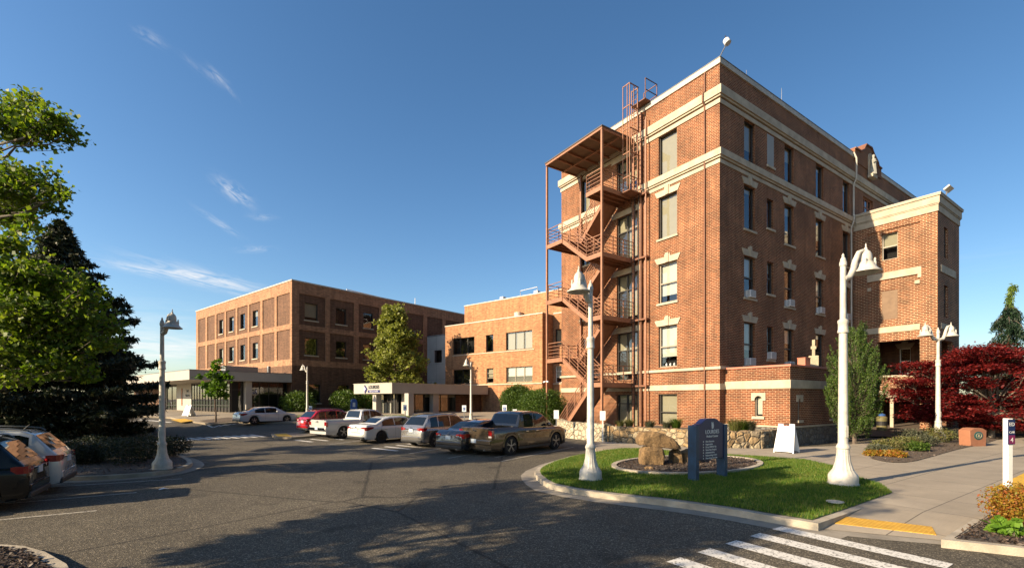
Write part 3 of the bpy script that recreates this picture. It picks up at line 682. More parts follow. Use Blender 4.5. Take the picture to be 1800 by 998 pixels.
# chapel wing
CA, CB = Face('A', .5), Face('B', -3.4); CX = 6.6
wb0, wb1 = CB_ = (MF.B(1403, 690, -3.4)[0], MF.B(1459, 690, -3.4)[0])
def arch_hole(a, z0, z1, w=.14): return (a-w, a+w, z0, z1)
hc = [arch_hole(-1.86, 1.45, 2.52, .20)]; hd = [arch_hole(wb0+.12, 1.3, 2.4), arch_hole(wb1+.15, 1.3, 2.4)]
mb = MB(); CA.wall(mb, -3.4, 0, .9, 3.96, hc, .2); CB.wall(mb, .5, CX, .9, 3.96, hd, .2); mb.quad((CX, -3.4, 0), (CX, 0, 0), (CX, 0, 3.96), (CX, -3.4, 3.96)); mb.quad((.5, -3.4, 3.6), (CX, -3.4, 3.6), (CX, 0, 3.6), (.5, 0, 3.6))
mb.build('chapel_wall', MAT['brick'], HB)
mb = MB(); mb.box(.44, CX+.02, -3.46, -.001, -.2, .93); mb.build('stone_base', MAT['stone_grey'], HB)
mb = MB(); mb.box(.40, CX+.04, -3.50, -.0015, .932, 1.0); mb.build('base_ledge', MAT['stone_trim'], HB)
mb = MB(); mb.box(.45, .499, -3.45, -.002, 2.88, 3.30); mb.box(.501, CX, -3.45, -3.4, 2.88, 3.30); mb.build('stone_band', MAT['stone_trim'], HB, bevel=.01)
mb = MB(); mb.box(.44, .75, -3.46, -.002, 3.962, 4.06); mb.box(.752, CX, -3.46, -3.15, 3.962, 4.06); mb.build('coping', MAT['copper_red'], HB)
for F, h in ((CA, hc[0]), (CB, hd[0]), (CB, hd[1])):
    o = window(F, HB, *h, frame='frame_tan', fw=.03, shade=.9, shade_m='shade_white', depth=.1)
    c = (h[0]+h[1])/2; w = (h[1]-h[0])/2; m = MB(); zt = h[3]
    arc = [(c+w*math.cos(t), zt-w+w*math.sin(t)) for t in np.linspace(0, math.pi, 10)]
    pl = [(c+w+.17, zt-w-.05), (c+w+.17, zt+.15), (c-w-.17, zt+.15), (c-w-.17, zt-w-.05)]+[(c-w, zt-w-.05)]+arc[::-1]+[(c+w, zt-w-.05)]
    m.prism([F.p(a, z, -.02) for a, z in pl], Vector(F.p(0, 0, .05))-Vector(F.p(0, 0, -.02))); F.box(m, h[0]-.12, h[1]+.12, -.1, .09, h[2]-.13, h[2]-.003); m.build('surround', MAT['stone_trim'], o)
# annex porch tower
N0, N1, NY = 17.6, 22.63, -4.83
NA, NB, NI = Face('A', N0), Face('B', NY), Face('A', N0+.09)
wu, wl, po, gr = (-2.65, -1.72, 12.39, 14.3), (-2.65, -1.72, 8.09, 10.17), (-3.9, -1.5, 4.05, 6.5), (-3.9, -1.0, -.2, 2.68)
fld = (-3.92, -.85, 7.85, 14.55)
mb = MB(); NA.wall(mb, NY, 0, -.2, 15.0, [fld, po, gr], .09); NI.wall(mb, fld[0], fld[1], fld[2], fld[3], [wu, wl], .2)
sb = [(19.0, 19.9, 12.1, 14.2), (19.0, 19.9, 8.0, 10.2), (18.44, 21.07, 4.05, 6.4), (18.44, 21.07, -.2, 2.6)]
NB.wall(mb, N0, N1, -.2, 15.0, sb, .3)
mb.quad((N1, NY, -.2), (N1, 0, -.2), (N1, 0, 15), (N1, NY, 15))
for h in (po, gr): NA.wall(mb, h[0], h[1], h[2], h[3], [h], .4)
mb.build('annex_wall', MAT['brick_annex'], HB)
mb = MB(); mb.box(N0+.41, N1-.01, NY+.31, -.01, 3.7, 3.9); mb.box(N0+.41, N1-.01, NY+.31, -.01, 6.9, 7.1); mb.box(N0+.41, N1-.01, NY+.31, -.01, 2.75, 2.85); mb.build('porch_floor', MAT['brick_brown'], HB)
IN = Face('A', 22.0); mb = MB(); IN.wall(mb, NY+.3, 0, -.2, 7., [(-3.6, -2.9, 4.3, 6.3), (-2.2, -1.5, 4.3, 6.3), (-3.4, -1.6, 0, 2.3)], .2); mb.build('porch_wall', MAT['brick_brown'], HB)
for q in ((-3.6, -2.9, 4.3, 6.3), (-2.2, -1.5, 4.3, 6.3)): window(IN, HB, *q, rail=True, frame='white_paint', lintel='stone_trim')
window(IN, HB, -3.4, -1.6, 0, 2.3, nv=2, frame='frame_dark', name='entrance_door', glass='glass_dark')
mb = MB(); mb.box(N0+.12, N0+.32, -2.4, -2.2, -.2, 2.45); mb.box(N0+.10, N0+.34, -2.62, -1.98, 2.451, 2.66); mb.build('porch_post', MAT['stone_trim'], HB)
mb = MB()
for z0, z1, p in [(15.98, 16.12, .20), (15.50, 15.975, .13), (15.42, 15.495, .09), (14.98, 15.415, .05)]: mb.box(N0-p, N1+p, NY-p, 0, z0, z1)
mb.build('cornice', MAT['stone_trim'], HB, bevel=.012)
mb = MB(); mb.box(N0-.22, N1+.22, NY-.22, 0, 16.122, 16.17); mb.build('roof_flashing', MAT['coping'], HB)
mb = MB(); NI.box(mb, -3.98, -.86, 0, .11, 10.98, 11.48); NI.box(mb, -3.98, -3.78, 0, .112, 10.72, 10.977); mb.build('stone_band', MAT['stone_trim'], HB, bevel=.01)
for F_, q_ in ((NI, (-3.9, -3.62, 0, .115, 10.32, 10.55)), (NI, (-1.1, -.88, 0, .115, 10.32, 10.55))): mb = MB(); F_.box(mb, *q_); mb.build('stone_block', MAT['stone_trim'], HB)
for F_, q_ in ((NA, (-3.92, -.0, 0, .07, 7.12, 7.52)), (NB, (18.2, 21.6, 0, .06, 10.98, 11.48)), (NB, (18.2, 21.6, 0, .06, 7.12, 7.52)), (NA, (-3.9, -1.5, -.4, .03, 3.92, 4.052)), (NA, (-3.9, -1.0, -.02, .03, 2.70, 2.95))): mb = MB(); F_.box(mb, *q_); mb.build('stone_band', MAT['stone_trim'], HB, bevel=.01)
window(NI, HB, *wu, rail=True, shade=.55, frame='frame_tan', sill=None); window(NI, HB, *wl, shade=.999, frame='shade', glass='glass')
for q in sb[:2]: window(NB, HB, *q, rail=True)
mb = MB(); NI.box(mb, wl[0], wl[1], -.05, -.03, wl[2], wl[3]); mb.build('blind_panel', MAT['roof_under'], HB)

# ---- fire escape
FE = empty('fire_escape', 'rust brown steel fire escape stair zigzagging up the brick wall under a flat canopy', 'fire escape', (*MF.o, 0), MF.ang)
Y0, Y1, XO, XM = 5.90, 11.30, -3.0, -1.55
def part(fn, name, m, par=FE, **k): mb = MB(); fn(mb); return mb.build(name, MAT[m] if isinstance(m, str) else [MAT[q] for q in m], par, **k)
for x, y, zt in ((XO, Y0, 19.0), (XO, Y1, 18.8), (-.14, 10.9, 18.8), (-.14, Y0, 18.8), (-.14, 5.3, 20.6)): part(lambda b: b.box(x-.065, x+.065, y-.065, y+.065, 0, zt), 'post', 'rust_paint', bevel=.01)
def canopy(b):
    b.box(XO-.12, .0, Y0-.12, Y1+.12, 19.02, 19.10)
part(canopy, 'canopy_roof', 'canopy_top')
def canopyf(b):
    b.box(XO-.08, XO-.0, Y0-.08, Y1+.08, 18.88, 19.015); b.box(XO, -.02, Y0-.08, Y0-.0, 18.88, 19.015); b.box(XO, -.02, Y1, Y1+.08, 18.88, 19.015)
    for k in range(1, 5): y = Y0+(Y1-Y0)*k/5; b.box(XO, -.02, y-.04, y+.04, 18.84, 18.98)
    b.box(-1.6, -1.5, Y0, Y1, 18.78, 18.838)
part(canopyf, 'canopy_frame', 'rust_paint'); part(lambda b: b.box(XO+.01, -.03, Y0+.01, Y1-.01, 18.985, 19.012), 'canopy_soffit', 'roof_under')
LZ = [15.45, 11.38, 7.50, 3.35]; MZ = [13.22, 9.27, 5.15]; YE, YM = 7.25, 9.66
def landing(x0, x1, y0, y1, z):
    def f(b):
        b.box(x0, x1, y0, y1, z-.03, z)
        b.box(x0-.04, x0, y0-.04, y1+.04, z-.26, z+.02); b.box(x1, x1+.03, y0-.04, y1+.04, z-.26, z+.02); b.box(x0, x1, y0-.04, y0, z-.26, z+.02); b.box(x0, x1, y1, y1+.04, z-.26, z+.02)
        n = int((y1-y0)/.5)
        for k in range(1, n+1): y = y0+(y1-y0)*k/(n+1); b.box(x0, x1, y-.03, y+.03, z-.2, z-.031)
    return part(f, 'landing', 'rust_paint')
def rail(p, q, posts=True):
    def f(b):
        p_, q_ = Vector(p), Vector(q); L = (q_-p_).length; n = max(1, round(L/1.1))
        for k in range(5): up = Vector((0, 0, 1.1-.24*k)); b.bar(p_+up, q_+up, .04 if k == 0 else .028)
        for k in range(n+1): c = p_.lerp(q_, k/n); b.bar(c, c+Vector((0, 0, 1.12)), .045)
    return part(f, 'railing', 'rust_paint')
def flight(x0, x1, ya, za, yb, zb, stringer='rust_paint'):
    def f(b):
        for x in (x0+.03, x1-.03): b.bar((x, ya, za-.12), (x, yb, zb-.12), .05, .26)
        n = max(3, round(abs(za-zb)/.19))
        for k in range(1, n): t = k/n; y = ya+(yb-ya)*t; z = za+(zb-za)*t; b.box(x0+.05, x1-.05, y-.14, y+.14, z-.03, z)
        d = (yb-ya)/n
        b.prism([(x0+.06, ya, za-.17), (x0+.06, yb, zb-.17), (x0+.06, yb, zb-.19), (x0+.06, ya, za-.19)], (x1-x0-.12, 0, 0))
    part(f, 'stair_flight', stringer)
for i, z in enumerate(LZ):
    landing(XO, -.1, Y0-.0, YE, z)
    rail((XO, Y0, z), (-.15, Y0, z)); rail((XO, YE, z) if i == 0 else (XO, YE-.0, z), (XO, Y0, z))
    if i == 0: rail((XO, YE, z), (XM, YE, z))
for i, z in enumerate(MZ):
    landing(XO, -.1, YM, Y1-.1, z); rail((XO, Y1-.15, z), (XO, YM, z)); rail((XO, Y1-.15, z), (-.15, Y1-.15, z))
    flight(XM+.05, -.25, YE, LZ[i], YM, z); flight(XO, XM-.05, YE, LZ[i+1], YM, z)
    rail((XO, YM, z), (XO, YE, LZ[i+1])); rail((XM, YE, LZ[i]), (XM, YM, z)); rail((XM-.08, YM, z), (XM-.08, YE, LZ[i+1]))
flight(XO, XM-.05, Y0+.9, LZ[3], 9.9, .05); rail((XO, Y0+.9, LZ[3]), (XO, 9.9, .05)); rail((XM, Y0+.9, LZ[3]), (XM, 9.9, .05))
part(lambda b: [b.box(XM, -.1, YE, YE+1.5, LZ[3]-.03, LZ[3])], 'landing', 'rust_paint')
# caged ladder to the roof and the narrow drop ladder
def cage(b):
    for x in (-1.36, -.98, -.62): b.bar((x, 5.15, 15.4), (x, 5.15, 21.95), .045)
    for y in (5.35, 5.7): b.bar((-1.36, y, 15.6), (-1.36, y, 21.95), .04)
    for z in (16.2, 17.7, 19.2, 20.6, 21.95):
        b.bar((-1.36, 5.15, z), (-.55, 5.15, z), .05); b.bar((-1.36, 5.15, z), (-1.36, 5.72, z), .05); b.bar((-.55, 5.15, z), (-.55, 5.72, z), .05)
part(cage, 'ladder_cage', 'rust_paint')
def ladder(b):
    b.bar((-.58, 5.2, 15.4), (-.58, 5.2, 22.0), .05); b.bar((-.58, 5.68, 15.4), (-.58, 5.68, 22.0), .05)
    for k in range(21): b.bar((-.58, 5.2, 15.6+.3*k), (-.58, 5.68, 15.6+.3*k), .03)
part(ladder, 'roof_ladder', 'rust_paint')
def rp(b):
    b.box(-.6, .7, 4.6, 5.75, 20.97, 21.02); 
    for x, y in ((.6, 4.65), (.6, 5.7), (-.5, 4.65)): b.bar((x, y, 21), (x, y, 22.3), .04)
    for z in (21.6, 22.3): b.bar((.6, 4.65, z), (.6, 5.7, z), .04); b.bar((-.5, 4.65, z), (.6, 4.65, z), .04)
part(rp, 'roof_platform', 'deck_brown'); part(lambda b: b.box(-1.4, -.1, 5.1, 5.85, 15.3, 15.36), 'landing', 'deck_brown')
def drop(b):
    for y in (5.62, 5.86): b.bar((-.35, y, .9), (-.35, y, 15.3), .03)
    for k in range(46): b.bar((-.35, 5.62, 1.1+.31*k), (-.35, 5.86, 1.1+.31*k), .025)
    b.bar((-.35, 5.3, .9), (-.35, 5.3, 15.3), .04)
part(drop, 'drop_ladder', 'dark_metal')
for z in (3.2, 7.4, 11.3, 15.3): part(lambda b: (b.box(-.36, 0, 4.7, 5.9, z-.08, z+.03)), 'wall_bracket', 'deck_brown')
def cams(b):
    for s in (-1, 1): b.tube([(XO-.08, Y1+.05*s, 3.6), (XO-.1, Y1+.28*s, 3.55)], .06, 8)
so = MB(); cams(so); o = so.build('security_camera', MAT['white_box']); o.location = (*MF.o, 0); o.rotation_euler = (0, 0, MF.ang); tag(o, 'pair of small white cameras clamped to the left outer post of the fire escape', 'camera')

# ---- tan brick wing in the middle
TB = empty('brick_building', 'lower tan brick wing with wide windows between the fire escape and the grey link', 'building', (*GF.o, 0), GF.ang)
mx, my0, my1 = 15.21, -22.22, -7.7
TA, TR, TU, TS = Face('A', mx), Face('A', mx+2), Face('A', mx+4), Face('B', my0)
wu = [(-9.02, -12.6, 7.70, 9.62), (-14.40, -15.52, 7.68, 9.62), (-17.35, -20.92, 7.68, 9.62)]; wl = [(-9.1, -12.1, 4.16, 5.86), (-14.48, -15.52, 4.16, 5.83), (-17.38, -20.95, 4.16, 5.83)]
g1 = [(-17.5, -19.9, .9, 3.1)]
mb = MB(); TA.wall(mb, my0, my1, 0, 11.2, wu+wl+g1); mb.quad((mx, my1, 0), (mx+14, my1, 0), (mx+14, my1, 11.2), (mx, my1, 11.2)); TS.wall(mb, mx, mx+2, 0, 11.2)
rw = [(-22.5, -23.6, 7.9, 9.75), (-22.5, -23.6, 4.1, 5.85)]; TR.wall(mb, -30, my0, 0, 11.4, rw); mb.quad((mx, my0, 11.0), (mx+4, my0, 11.0), (mx+4, my1, 11.0), (mx, my1, 11.0)); mb.quad((mx+2, my0, 11.3), (mx+4, my0, 11.3), (mx+4, -30, 11.3), (mx+2, -30, 11.3))
uw = (-9.6, -10.9, 11.3, 12.1)
TU.wall(mb, -34, -7.06, 10.9, 14.4, [uw]); mb.quad((mx+4, -7.06, 10.9), (mx+14, -7.06, 10.9), (mx+14, -7.06, 14.4), (mx+4, -7.06, 14.4)); mb.quad((mx+4, -34, 14.2), (mx+14, -34, 14.2), (mx+14, -7.06, 14.2), (mx+4, -7.06, 14.2))
mb.build('wall', MAT['brick_tan'], TB)
mb = MB(); mb.box(mx-.05, mx+.3, my0-.05, my1+.05, 11.2, 11.3); mb.box(mx+.3, mx+2.3, my0-.05, my0+.2, 11.2, 11.3); mb.box(mx+1.95, mx+2.2, -30, my0-.06, 11.4, 11.5); mb.box(mx+3.95, mx+4.3, -34, -7.0, 14.4, 14.52); mb.build('coping', MAT['coping'], TB)
for F_, q_ in ((TA, (-9, -21.2, 0, .07, 7.52, 7.62)), (TA, (my0, my1, 0, .10, 3.92, 4.05)), (TR, (-30, my0, 0, .08, 3.92, 4.02))): mb = MB(); F_.box(mb, *q_); mb.build('stone_band', MAT['stone_trim'], TB)
window(TA, TB, *wu[0], nv=3, frame='frame_dark'); window(TA, TB, *wu[1]); window(TA, TB, *wu[2], nv=3, shade=.999, shade_m='shade')
window(TA, TB, *wl[0], nv=2, frame='frame_dark'); window(TA, TB, *wl[1], nh=3, shade=.6, frame='frame_tan'); window(TA, TB, *wl[2], nv=3, shade=.6, shade_m='shade_white', frame='frame_tan')
window(TA, TB, *g1[0], nv=3); window(TR, TB, *rw[0], shade=.999); window(TR, TB, *rw[1], nh=3, shade=.7, shade_m='shade_white', frame='white_paint'); window(TU, TB, *uw, shade=1.)
mb = MB(); mb.tube([(mx+3.7, -16.2, 11.05), (mx+3.7, -16.2, 12.5)], [.42, .52], 16); mb.build('roof_vent', MAT['coping'], TB, smooth=40)
mb = MB()
for y in (-12.6, -17.8): mb.box(mx+4.6, mx+5.2, y, y-.5, 14.4, 15.0)
mb.tube([(mx+5, -15.5, 14.5), (mx+5, -15.5, 15.4), (mx+5, -18, 15.5), (mx+5, -18, 14.5)], .04, 6); mb.build('roof_equipment', MAT['white_box'], TB)
# ---- grey link block
LK = empty('link_building', 'grey panelled link block with one dark window between the brown and tan buildings', 'building', (*GF.o, 0), GF.ang)
LF = Face('A', 19.0); q = (*[LF_[0] for LF_ in (GF.A(330+1442/3.326, 615, 19), GF.A(330+1485/3.326, 615, 19))], GF.A(770, 637, 19)[1], GF.A(770, 615, 19)[1])
mb = MB(); LF.wall(mb, -8, 0, 0, 11.0, [q]); mb.quad((19, -8, 10.9), (24, -8, 10.9), (24, 0, 10.9), (19, 0, 10.9)); mb.quad((19, -8, 0), (24, -8, 0), (24, -8, 10.9), (19, -8, 10.9)); mb.build('wall', MAT['grey_panel'], LK)
mb = MB(); [LF.box(mb, -8, 0, 0, .012, z, z+.03) for z in (7.1, 9.2, 5.)]; [LF.box(mb, y, y+.03, 0, .011, 0, 11) for y in (-1.9, -4, -6)]; LF.box(mb, -8, 0, -.1, .05, 10.95, 11.1); mb.build('panel_joint', MAT['coping_dark'], LK)
window(LF, LK, *q)

# ---- brown brick block with recessed panels
BB = empty('brick_building', 'three storey brown brick block with recessed dark panels framed in tan brick', 'building', (*GF.o, 0), GF.ang)
BA, Bb = Face('A', 0.), Face('B', 0.); IA, Ib = Face('A', .09), Face('B', .09)
pa = [(.45, 3.52), (4.06, 7.11), (7.70, 10.72), (11.21, 14.27), (14.81, 17.84), (18.41, 21.19), (21.80, 24.58), (25.30, 28.07)]
pb = [(.81, 3.87), (4.44, 7.52), (8.17, 11.11), (11.75, 14.86), (15.48, 18.32), (19.0, 21.9), (22.5, 25.3)]
ZP = [(6.67, 9.92), (10.50, 13.88)]
mb = MB(); BA.wall(mb, 0, 29, 6.0, 15.1, [(a, b, *z) for a, b in pa for z in ZP], .09); Bb.wall(mb, 0, 28, 6.0, 15.1, [(a, b, *z) for a, b in pb for z in ZP], .09)
mb.quad((0, 29, 0), (28, 29, 0), (28, 29, 15.1), (0, 29, 15.1)); mb.quad((0, 0, 14.9), (28, 0, 14.9), (28, 29, 14.9), (0, 29, 14.9)); mb.build('wall', MAT['brick_frame'], BB)
wA = {2: (8.55, 10.0), 3: (12.17, 13.58), 4: (15.63, 17.08), 5: (19.16, 20.46)}; wB = {0: (1.48, 2.99), 1: (5.23, 6.56), 2: (8.88, 10.23), 3: (12.5, 13.9)}
ZW = [(7.22, 9.12), (11.10, 13.0)]
mb = MB()
for i, (a, b) in enumerate(pa):
    for z, w in zip(ZP, ZW): IA.wall(mb, a, b, *z, [(*wA[i], *w)] if i in wA else [], .2)
for i, (a, b) in enumerate(pb):
    for z, w in zip(ZP, ZW): Ib.wall(mb, a, b, *z, [(*wB[i], *w)] if i in wB else [], .2)
lw = [(1.9, 3.3, 1.9, 4.0), (5.4, 6.9, 1.9, 4.0), (9.0, 10.4, 1.9, 4.0)]
BA.wall(mb, 0, 29, 0, 6.0); Bb.wall(mb, 0, 28, 0, 6.0, lw)
mb.build('brick_panel', MAT['brick_brown'], BB)
for i in wA:
    for w in ZW: window(IA, BB, *wA[i], *w, sill='stone_trim', shade=(.0, .35, .6, .2)[(i*3+int(w[0])) % 4])
for i in wB:
    for k, w in enumerate(ZW): window(Ib, BB, *wB[i], *w, sill='stone_trim', shade=.8 if (i, k) == (0, 1) else 0.)
for w in lw: window(Bb, BB, *w, sill='stone_trim')
mb = MB(); mb.box(-.06, .3, -.06, 29.05, 15.1, 15.24); mb.box(.3, 28, -.06, .3, 15.1, 15.24); mb.build('coping', MAT['coping'], BB)
mb = MB(); mb.box(13.5, 14.3, 3, 3.8, 15, 15.9); mb.tube([(9, 4, 14.9), (9, 4, 16.4), (16, 4, 16.2), (16, 4, 14.9)], .05, 6); mb.tube([(18.5, 2, 15), (18.5, 2, 16.6)], .05, 6); mb.build('roof_equipment', MAT['white_box'], BB)

# ---- low pavilion with the white fascia at far left
PV = empty('pavilion_building', 'low pavilion with a broad white flat roof edge and dark storefront glass at far left', 'building', (*GF.o, 0), GF.ang)
x0 = -9.46
mb = MB(); mb.box(x0, -.01, 0, 36, 4.14, 5.04); mb.build('roof', MAT['canopy_white'], PV)
mb = MB(); mb.box(x0-.03, -.012, -.03, 36.02, 5.042, 5.09); mb.build('roof_flashing', MAT['coping_dark'], PV)
PA, PB = Face('A', -5.7), Face('B', 1.0)
mb = MB(); PA.box(mb, 12, 17, -.3, 0, .5, 4.139); mb.build('white_wall', MAT['canopy_white'], PV)
mb = MB(); PA.box(mb, 22.6, 36, -.3, .0, .5, 4.139); mb.box(-5.4, -.02, 12, 36, .5, 4.138); mb.build('wall', MAT['brick_brown'], PV)
mb = MB(); mb.box(-4.47, -3.9, .35, .95, .5, 4.139); mb.build('column', MAT['canopy_white'], PV)
window(PA, PV, 1.02, 6.0, .92, 4.12, nv=6, low=1.7, depth=.0, fw=.08, glass='glass_dark', name='storefront'); window(PA, PV, 6.02, 11.98, .92, 4.12, nv=7, low=1.7, depth=.0, fw=.08, glass='glass_dark', name='storefront')
window(PA, PV, 17.02, 20.9, .92, 4.12, nv=2, low=1.6, depth=.02, fw=.14, glass='glass_dark', name='entrance_door', shade=.45); window(PA, PV, 20.95, 22.58, .92, 4.12, nv=3, low=2.6, depth=.0, fw=.08, glass='glass_dark', name='storefront')
window(PB, PV, -5.6, -4.5, .92, 4.12, nv=1, low=3.3, depth=.0, fw=.08, glass='glass_dark', name='entrance_door')
window(PB, PV, -3.86, -.05, .92, 4.12, nv=4, low=2.85, depth=.0, fw=.07, name='storefront', back=1.2, glass='glass')
mb = MB(); PA.box(mb, 15.0, 15.25, .0, .06, 1.6, 3.6); mb.build('wall_lamp', MAT['plinth'], PV)
rz = R(-90)
text_mesh('Lab', .42, 'lettering', MAT['letters_dark'], PV, (-5.72, 13.2, 3.15), (R(90), 0, R(-90)), .02); text_mesh('Entrance', .36, 'lettering', MAT['letters_dark'], PV, (-5.72, 13.2, 2.68), (R(90), 0, R(-90)), .02)
mb = MB(); mb.box(-5.6, -2.4, 2.5, 3.6, 5.1, 5.75); mb.box(-1.6, -1.3, 2, 2.3, 5.1, 5.9); mb.build('roof_equipment', MAT['metal'], PV, bevel=.05)
# ---- entrance canopy with the sign
EN = empty('entrance_pavilion', 'low entrance pavilion with a white flat canopy carrying a dark and navy sign', 'building', (*GF.o, 0), GF.ang)
cx, cy = GF.loc((689-900)/816*42, 42); yl = GF.A(622, 675, cx)[0]; zt = GF.A(689, 673, cx)[1]; zb = zt-.93; xr = mx-.35
mb = MB(); mb.box(cx, xr, cy, yl, zb, zt); mb.build('canopy', MAT['canopy_white'], EN); mb = MB(); mb.box(cx-.03, xr, cy-.03, yl+.03, zt+.002, zt+.05); mb.build('roof_flashing', MAT['coping'], EN)
for u in (655, 711): yy = GF.A(u, 700, cx+.25)[0]; m = MB(); m.box(cx+.25, cx+.85, yy-.55, yy, .3, zb-.002); m.build('column', MAT['canopy_white'], EN)
for u in (712, 761.5): xx = GF.B(u, 700, cy+.25)[0]; m = MB(); m.box(xx, xx+.75, cy+.25, cy+.8, .3, zb-.002); m.build('column', MAT['canopy_white'], EN)
EA, EBf = Face('A', cx+1.2), Face('B', cy+1.0)
window(EA, EN, cy+1.1, GF.A(668, 700, cx+1.2)[0], .7, zb-.02, nv=4, low=2.1, depth=0, fw=.07, glass='glass', name='storefront')
m = MB(); EA.box(m, cy+1.25, GF.A(670, 700, cx+1.2)[0], -.25, -.2, .75, 2.0); m.build('curtain', MAT['shade_white'], EN)
window(EBf, EN, cx+1.25, cx+4.6, .7, zb-.02, nv=3, depth=0, fw=.07, glass='glass', name='storefront'); window(EBf, EN, cx+4.65, cx+9, .7, zb-.02, nv=4, depth=0, fw=.07, glass='glass', name='storefront', shade=.15, shade_m='shade')
m = MB(); EBf.box(m, cx+9.02, xr, -.2, 0, .3, zb-.003); m.build('wall', MAT['brick_brown'], EN)
ysg = lambda u: GF.A(u, 690, cx)[0]
m = MB(); ya, yb = ysg(640.5), ysg(646); zc = (zb+zt)/2
m.prism([(cx-.05, ya, zt-.14), (cx-.05, ya-.12, zt-.10), (cx-.05, yb, zc), (cx-.05, ya-.22, zb+.04), (cx-.05, ya-.05, zb+.08), (cx-.05, yb+.25, zc)], (.045, 0, 0)); m.build('sign_emblem', MAT['logo_navy'], EN)
m = MB(); m.prism([(cx-.04, ya+.02, zt-.28), (cx-.04, yb+.22, zc), (cx-.04, ya+.0, zb+.24)], (.03, 0, 0)); m.build('sign_emblem', MAT['logo_pale'], EN)
tw = ysg(647)-ysg(668); text_mesh('LOURDES', .42, 'sign_lettering', MAT['letters_dark'], EN, (cx-.01, (ysg(647)+ysg(668))/2, zc+.02), (R(90), 0, R(-90)), .02, bold=.012, sx=tw/2.05)
m = MB(); m.box(cx-.04, cx-.002, ysg(647), ysg(668), zb+.10, zb+.34); m.build('sign_bar', MAT['logo_navy'], EN, bevel=.015)
text_mesh('MEDICAL CENTER', .19, 'sign_lettering', MAT['logo_pale'], EN, (cx-.042, (ysg(647)+ysg(668))/2, zb+.15), (R(90), 0, R(-90)), .004, sx=tw/2.15)
# ------------------------------------------------ foliage
def leaf_object(name, P, size, m, parent=None, aspect=.62, up=.0, droop=None, fold=.12, spread=.35):
    """P: (n,3) leaf places; every leaf is a small folded blade with its own size and direction"""
    n = len(P); P = np.asarray(P, 'f')
    d = RNG.normal(size=(n, 3)); d[:, 2] *= (1-up)
    if droop is not None: d = d*.6+np.asarray(droop)
    d /= np.linalg.norm(d, axis=1)[:, None]+1e-9
    nr = RNG.normal(size=(n, 3)); nr[:, 2] += 2.2*up
    s = np.cross(d, nr); s /= np.linalg.norm(s, axis=1)[:, None]+1e-9
    k = np.cross(s, d); L = size*(1+spread*RNG.normal(size=(n, 1))).clip(.45, 1.8)
    Wd = L*aspect*.5
    v = np.stack([P, P+d*L*.45+s*Wd+k*L*fold, P+d*L, P+d*L*.45-s*Wd+k*L*fold], 1).reshape(-1, 3).astype('f')
    me = bpy.data.meshes.new(name); me.vertices.add(4*n); me.vertices.foreach_set('co', v.ravel())
    me.loops.add(4*n); me.loops.foreach_set('vertex_index', np.arange(4*n, dtype='i')); me.polygons.add(n)
    me.polygons.foreach_set('loop_start', np.arange(0, 4*n, 4, dtype='i')); me.polygons.foreach_set('loop_total', np.full(n, 4, 'i'))
    me.materials.append(MAT[m]); me.update(); me.validate()
    o = bpy.data.objects.new(name, me); COL.objects.link(o)
    if parent is not None: o.parent = parent
    return o
def blob(c, r, n, hollow=.35):
    d = RNG.normal(size=(n, 3)); d /= np.linalg.norm(d, axis=1)[:, None]; t = (hollow+(1-hollow)*RNG.random((n, 1))**.6)
    return np.asarray(c)+d*t*np.asarray(r)
def crooked(a, b, n=5, j=.12, sag=0.):
    a, b = Vector(a), Vector(b); L = (b-a).length; out = []
    for i in range(n+1):
        t = i/n; p = a.lerp(b, t); k = math.sin(math.pi*t)*L*j
        out.append(p+Vector((random.uniform(-k, k), random.uniform(-k, k), random.uniform(-k, k)*.5-sag*L*t*(1-t))))
    return out
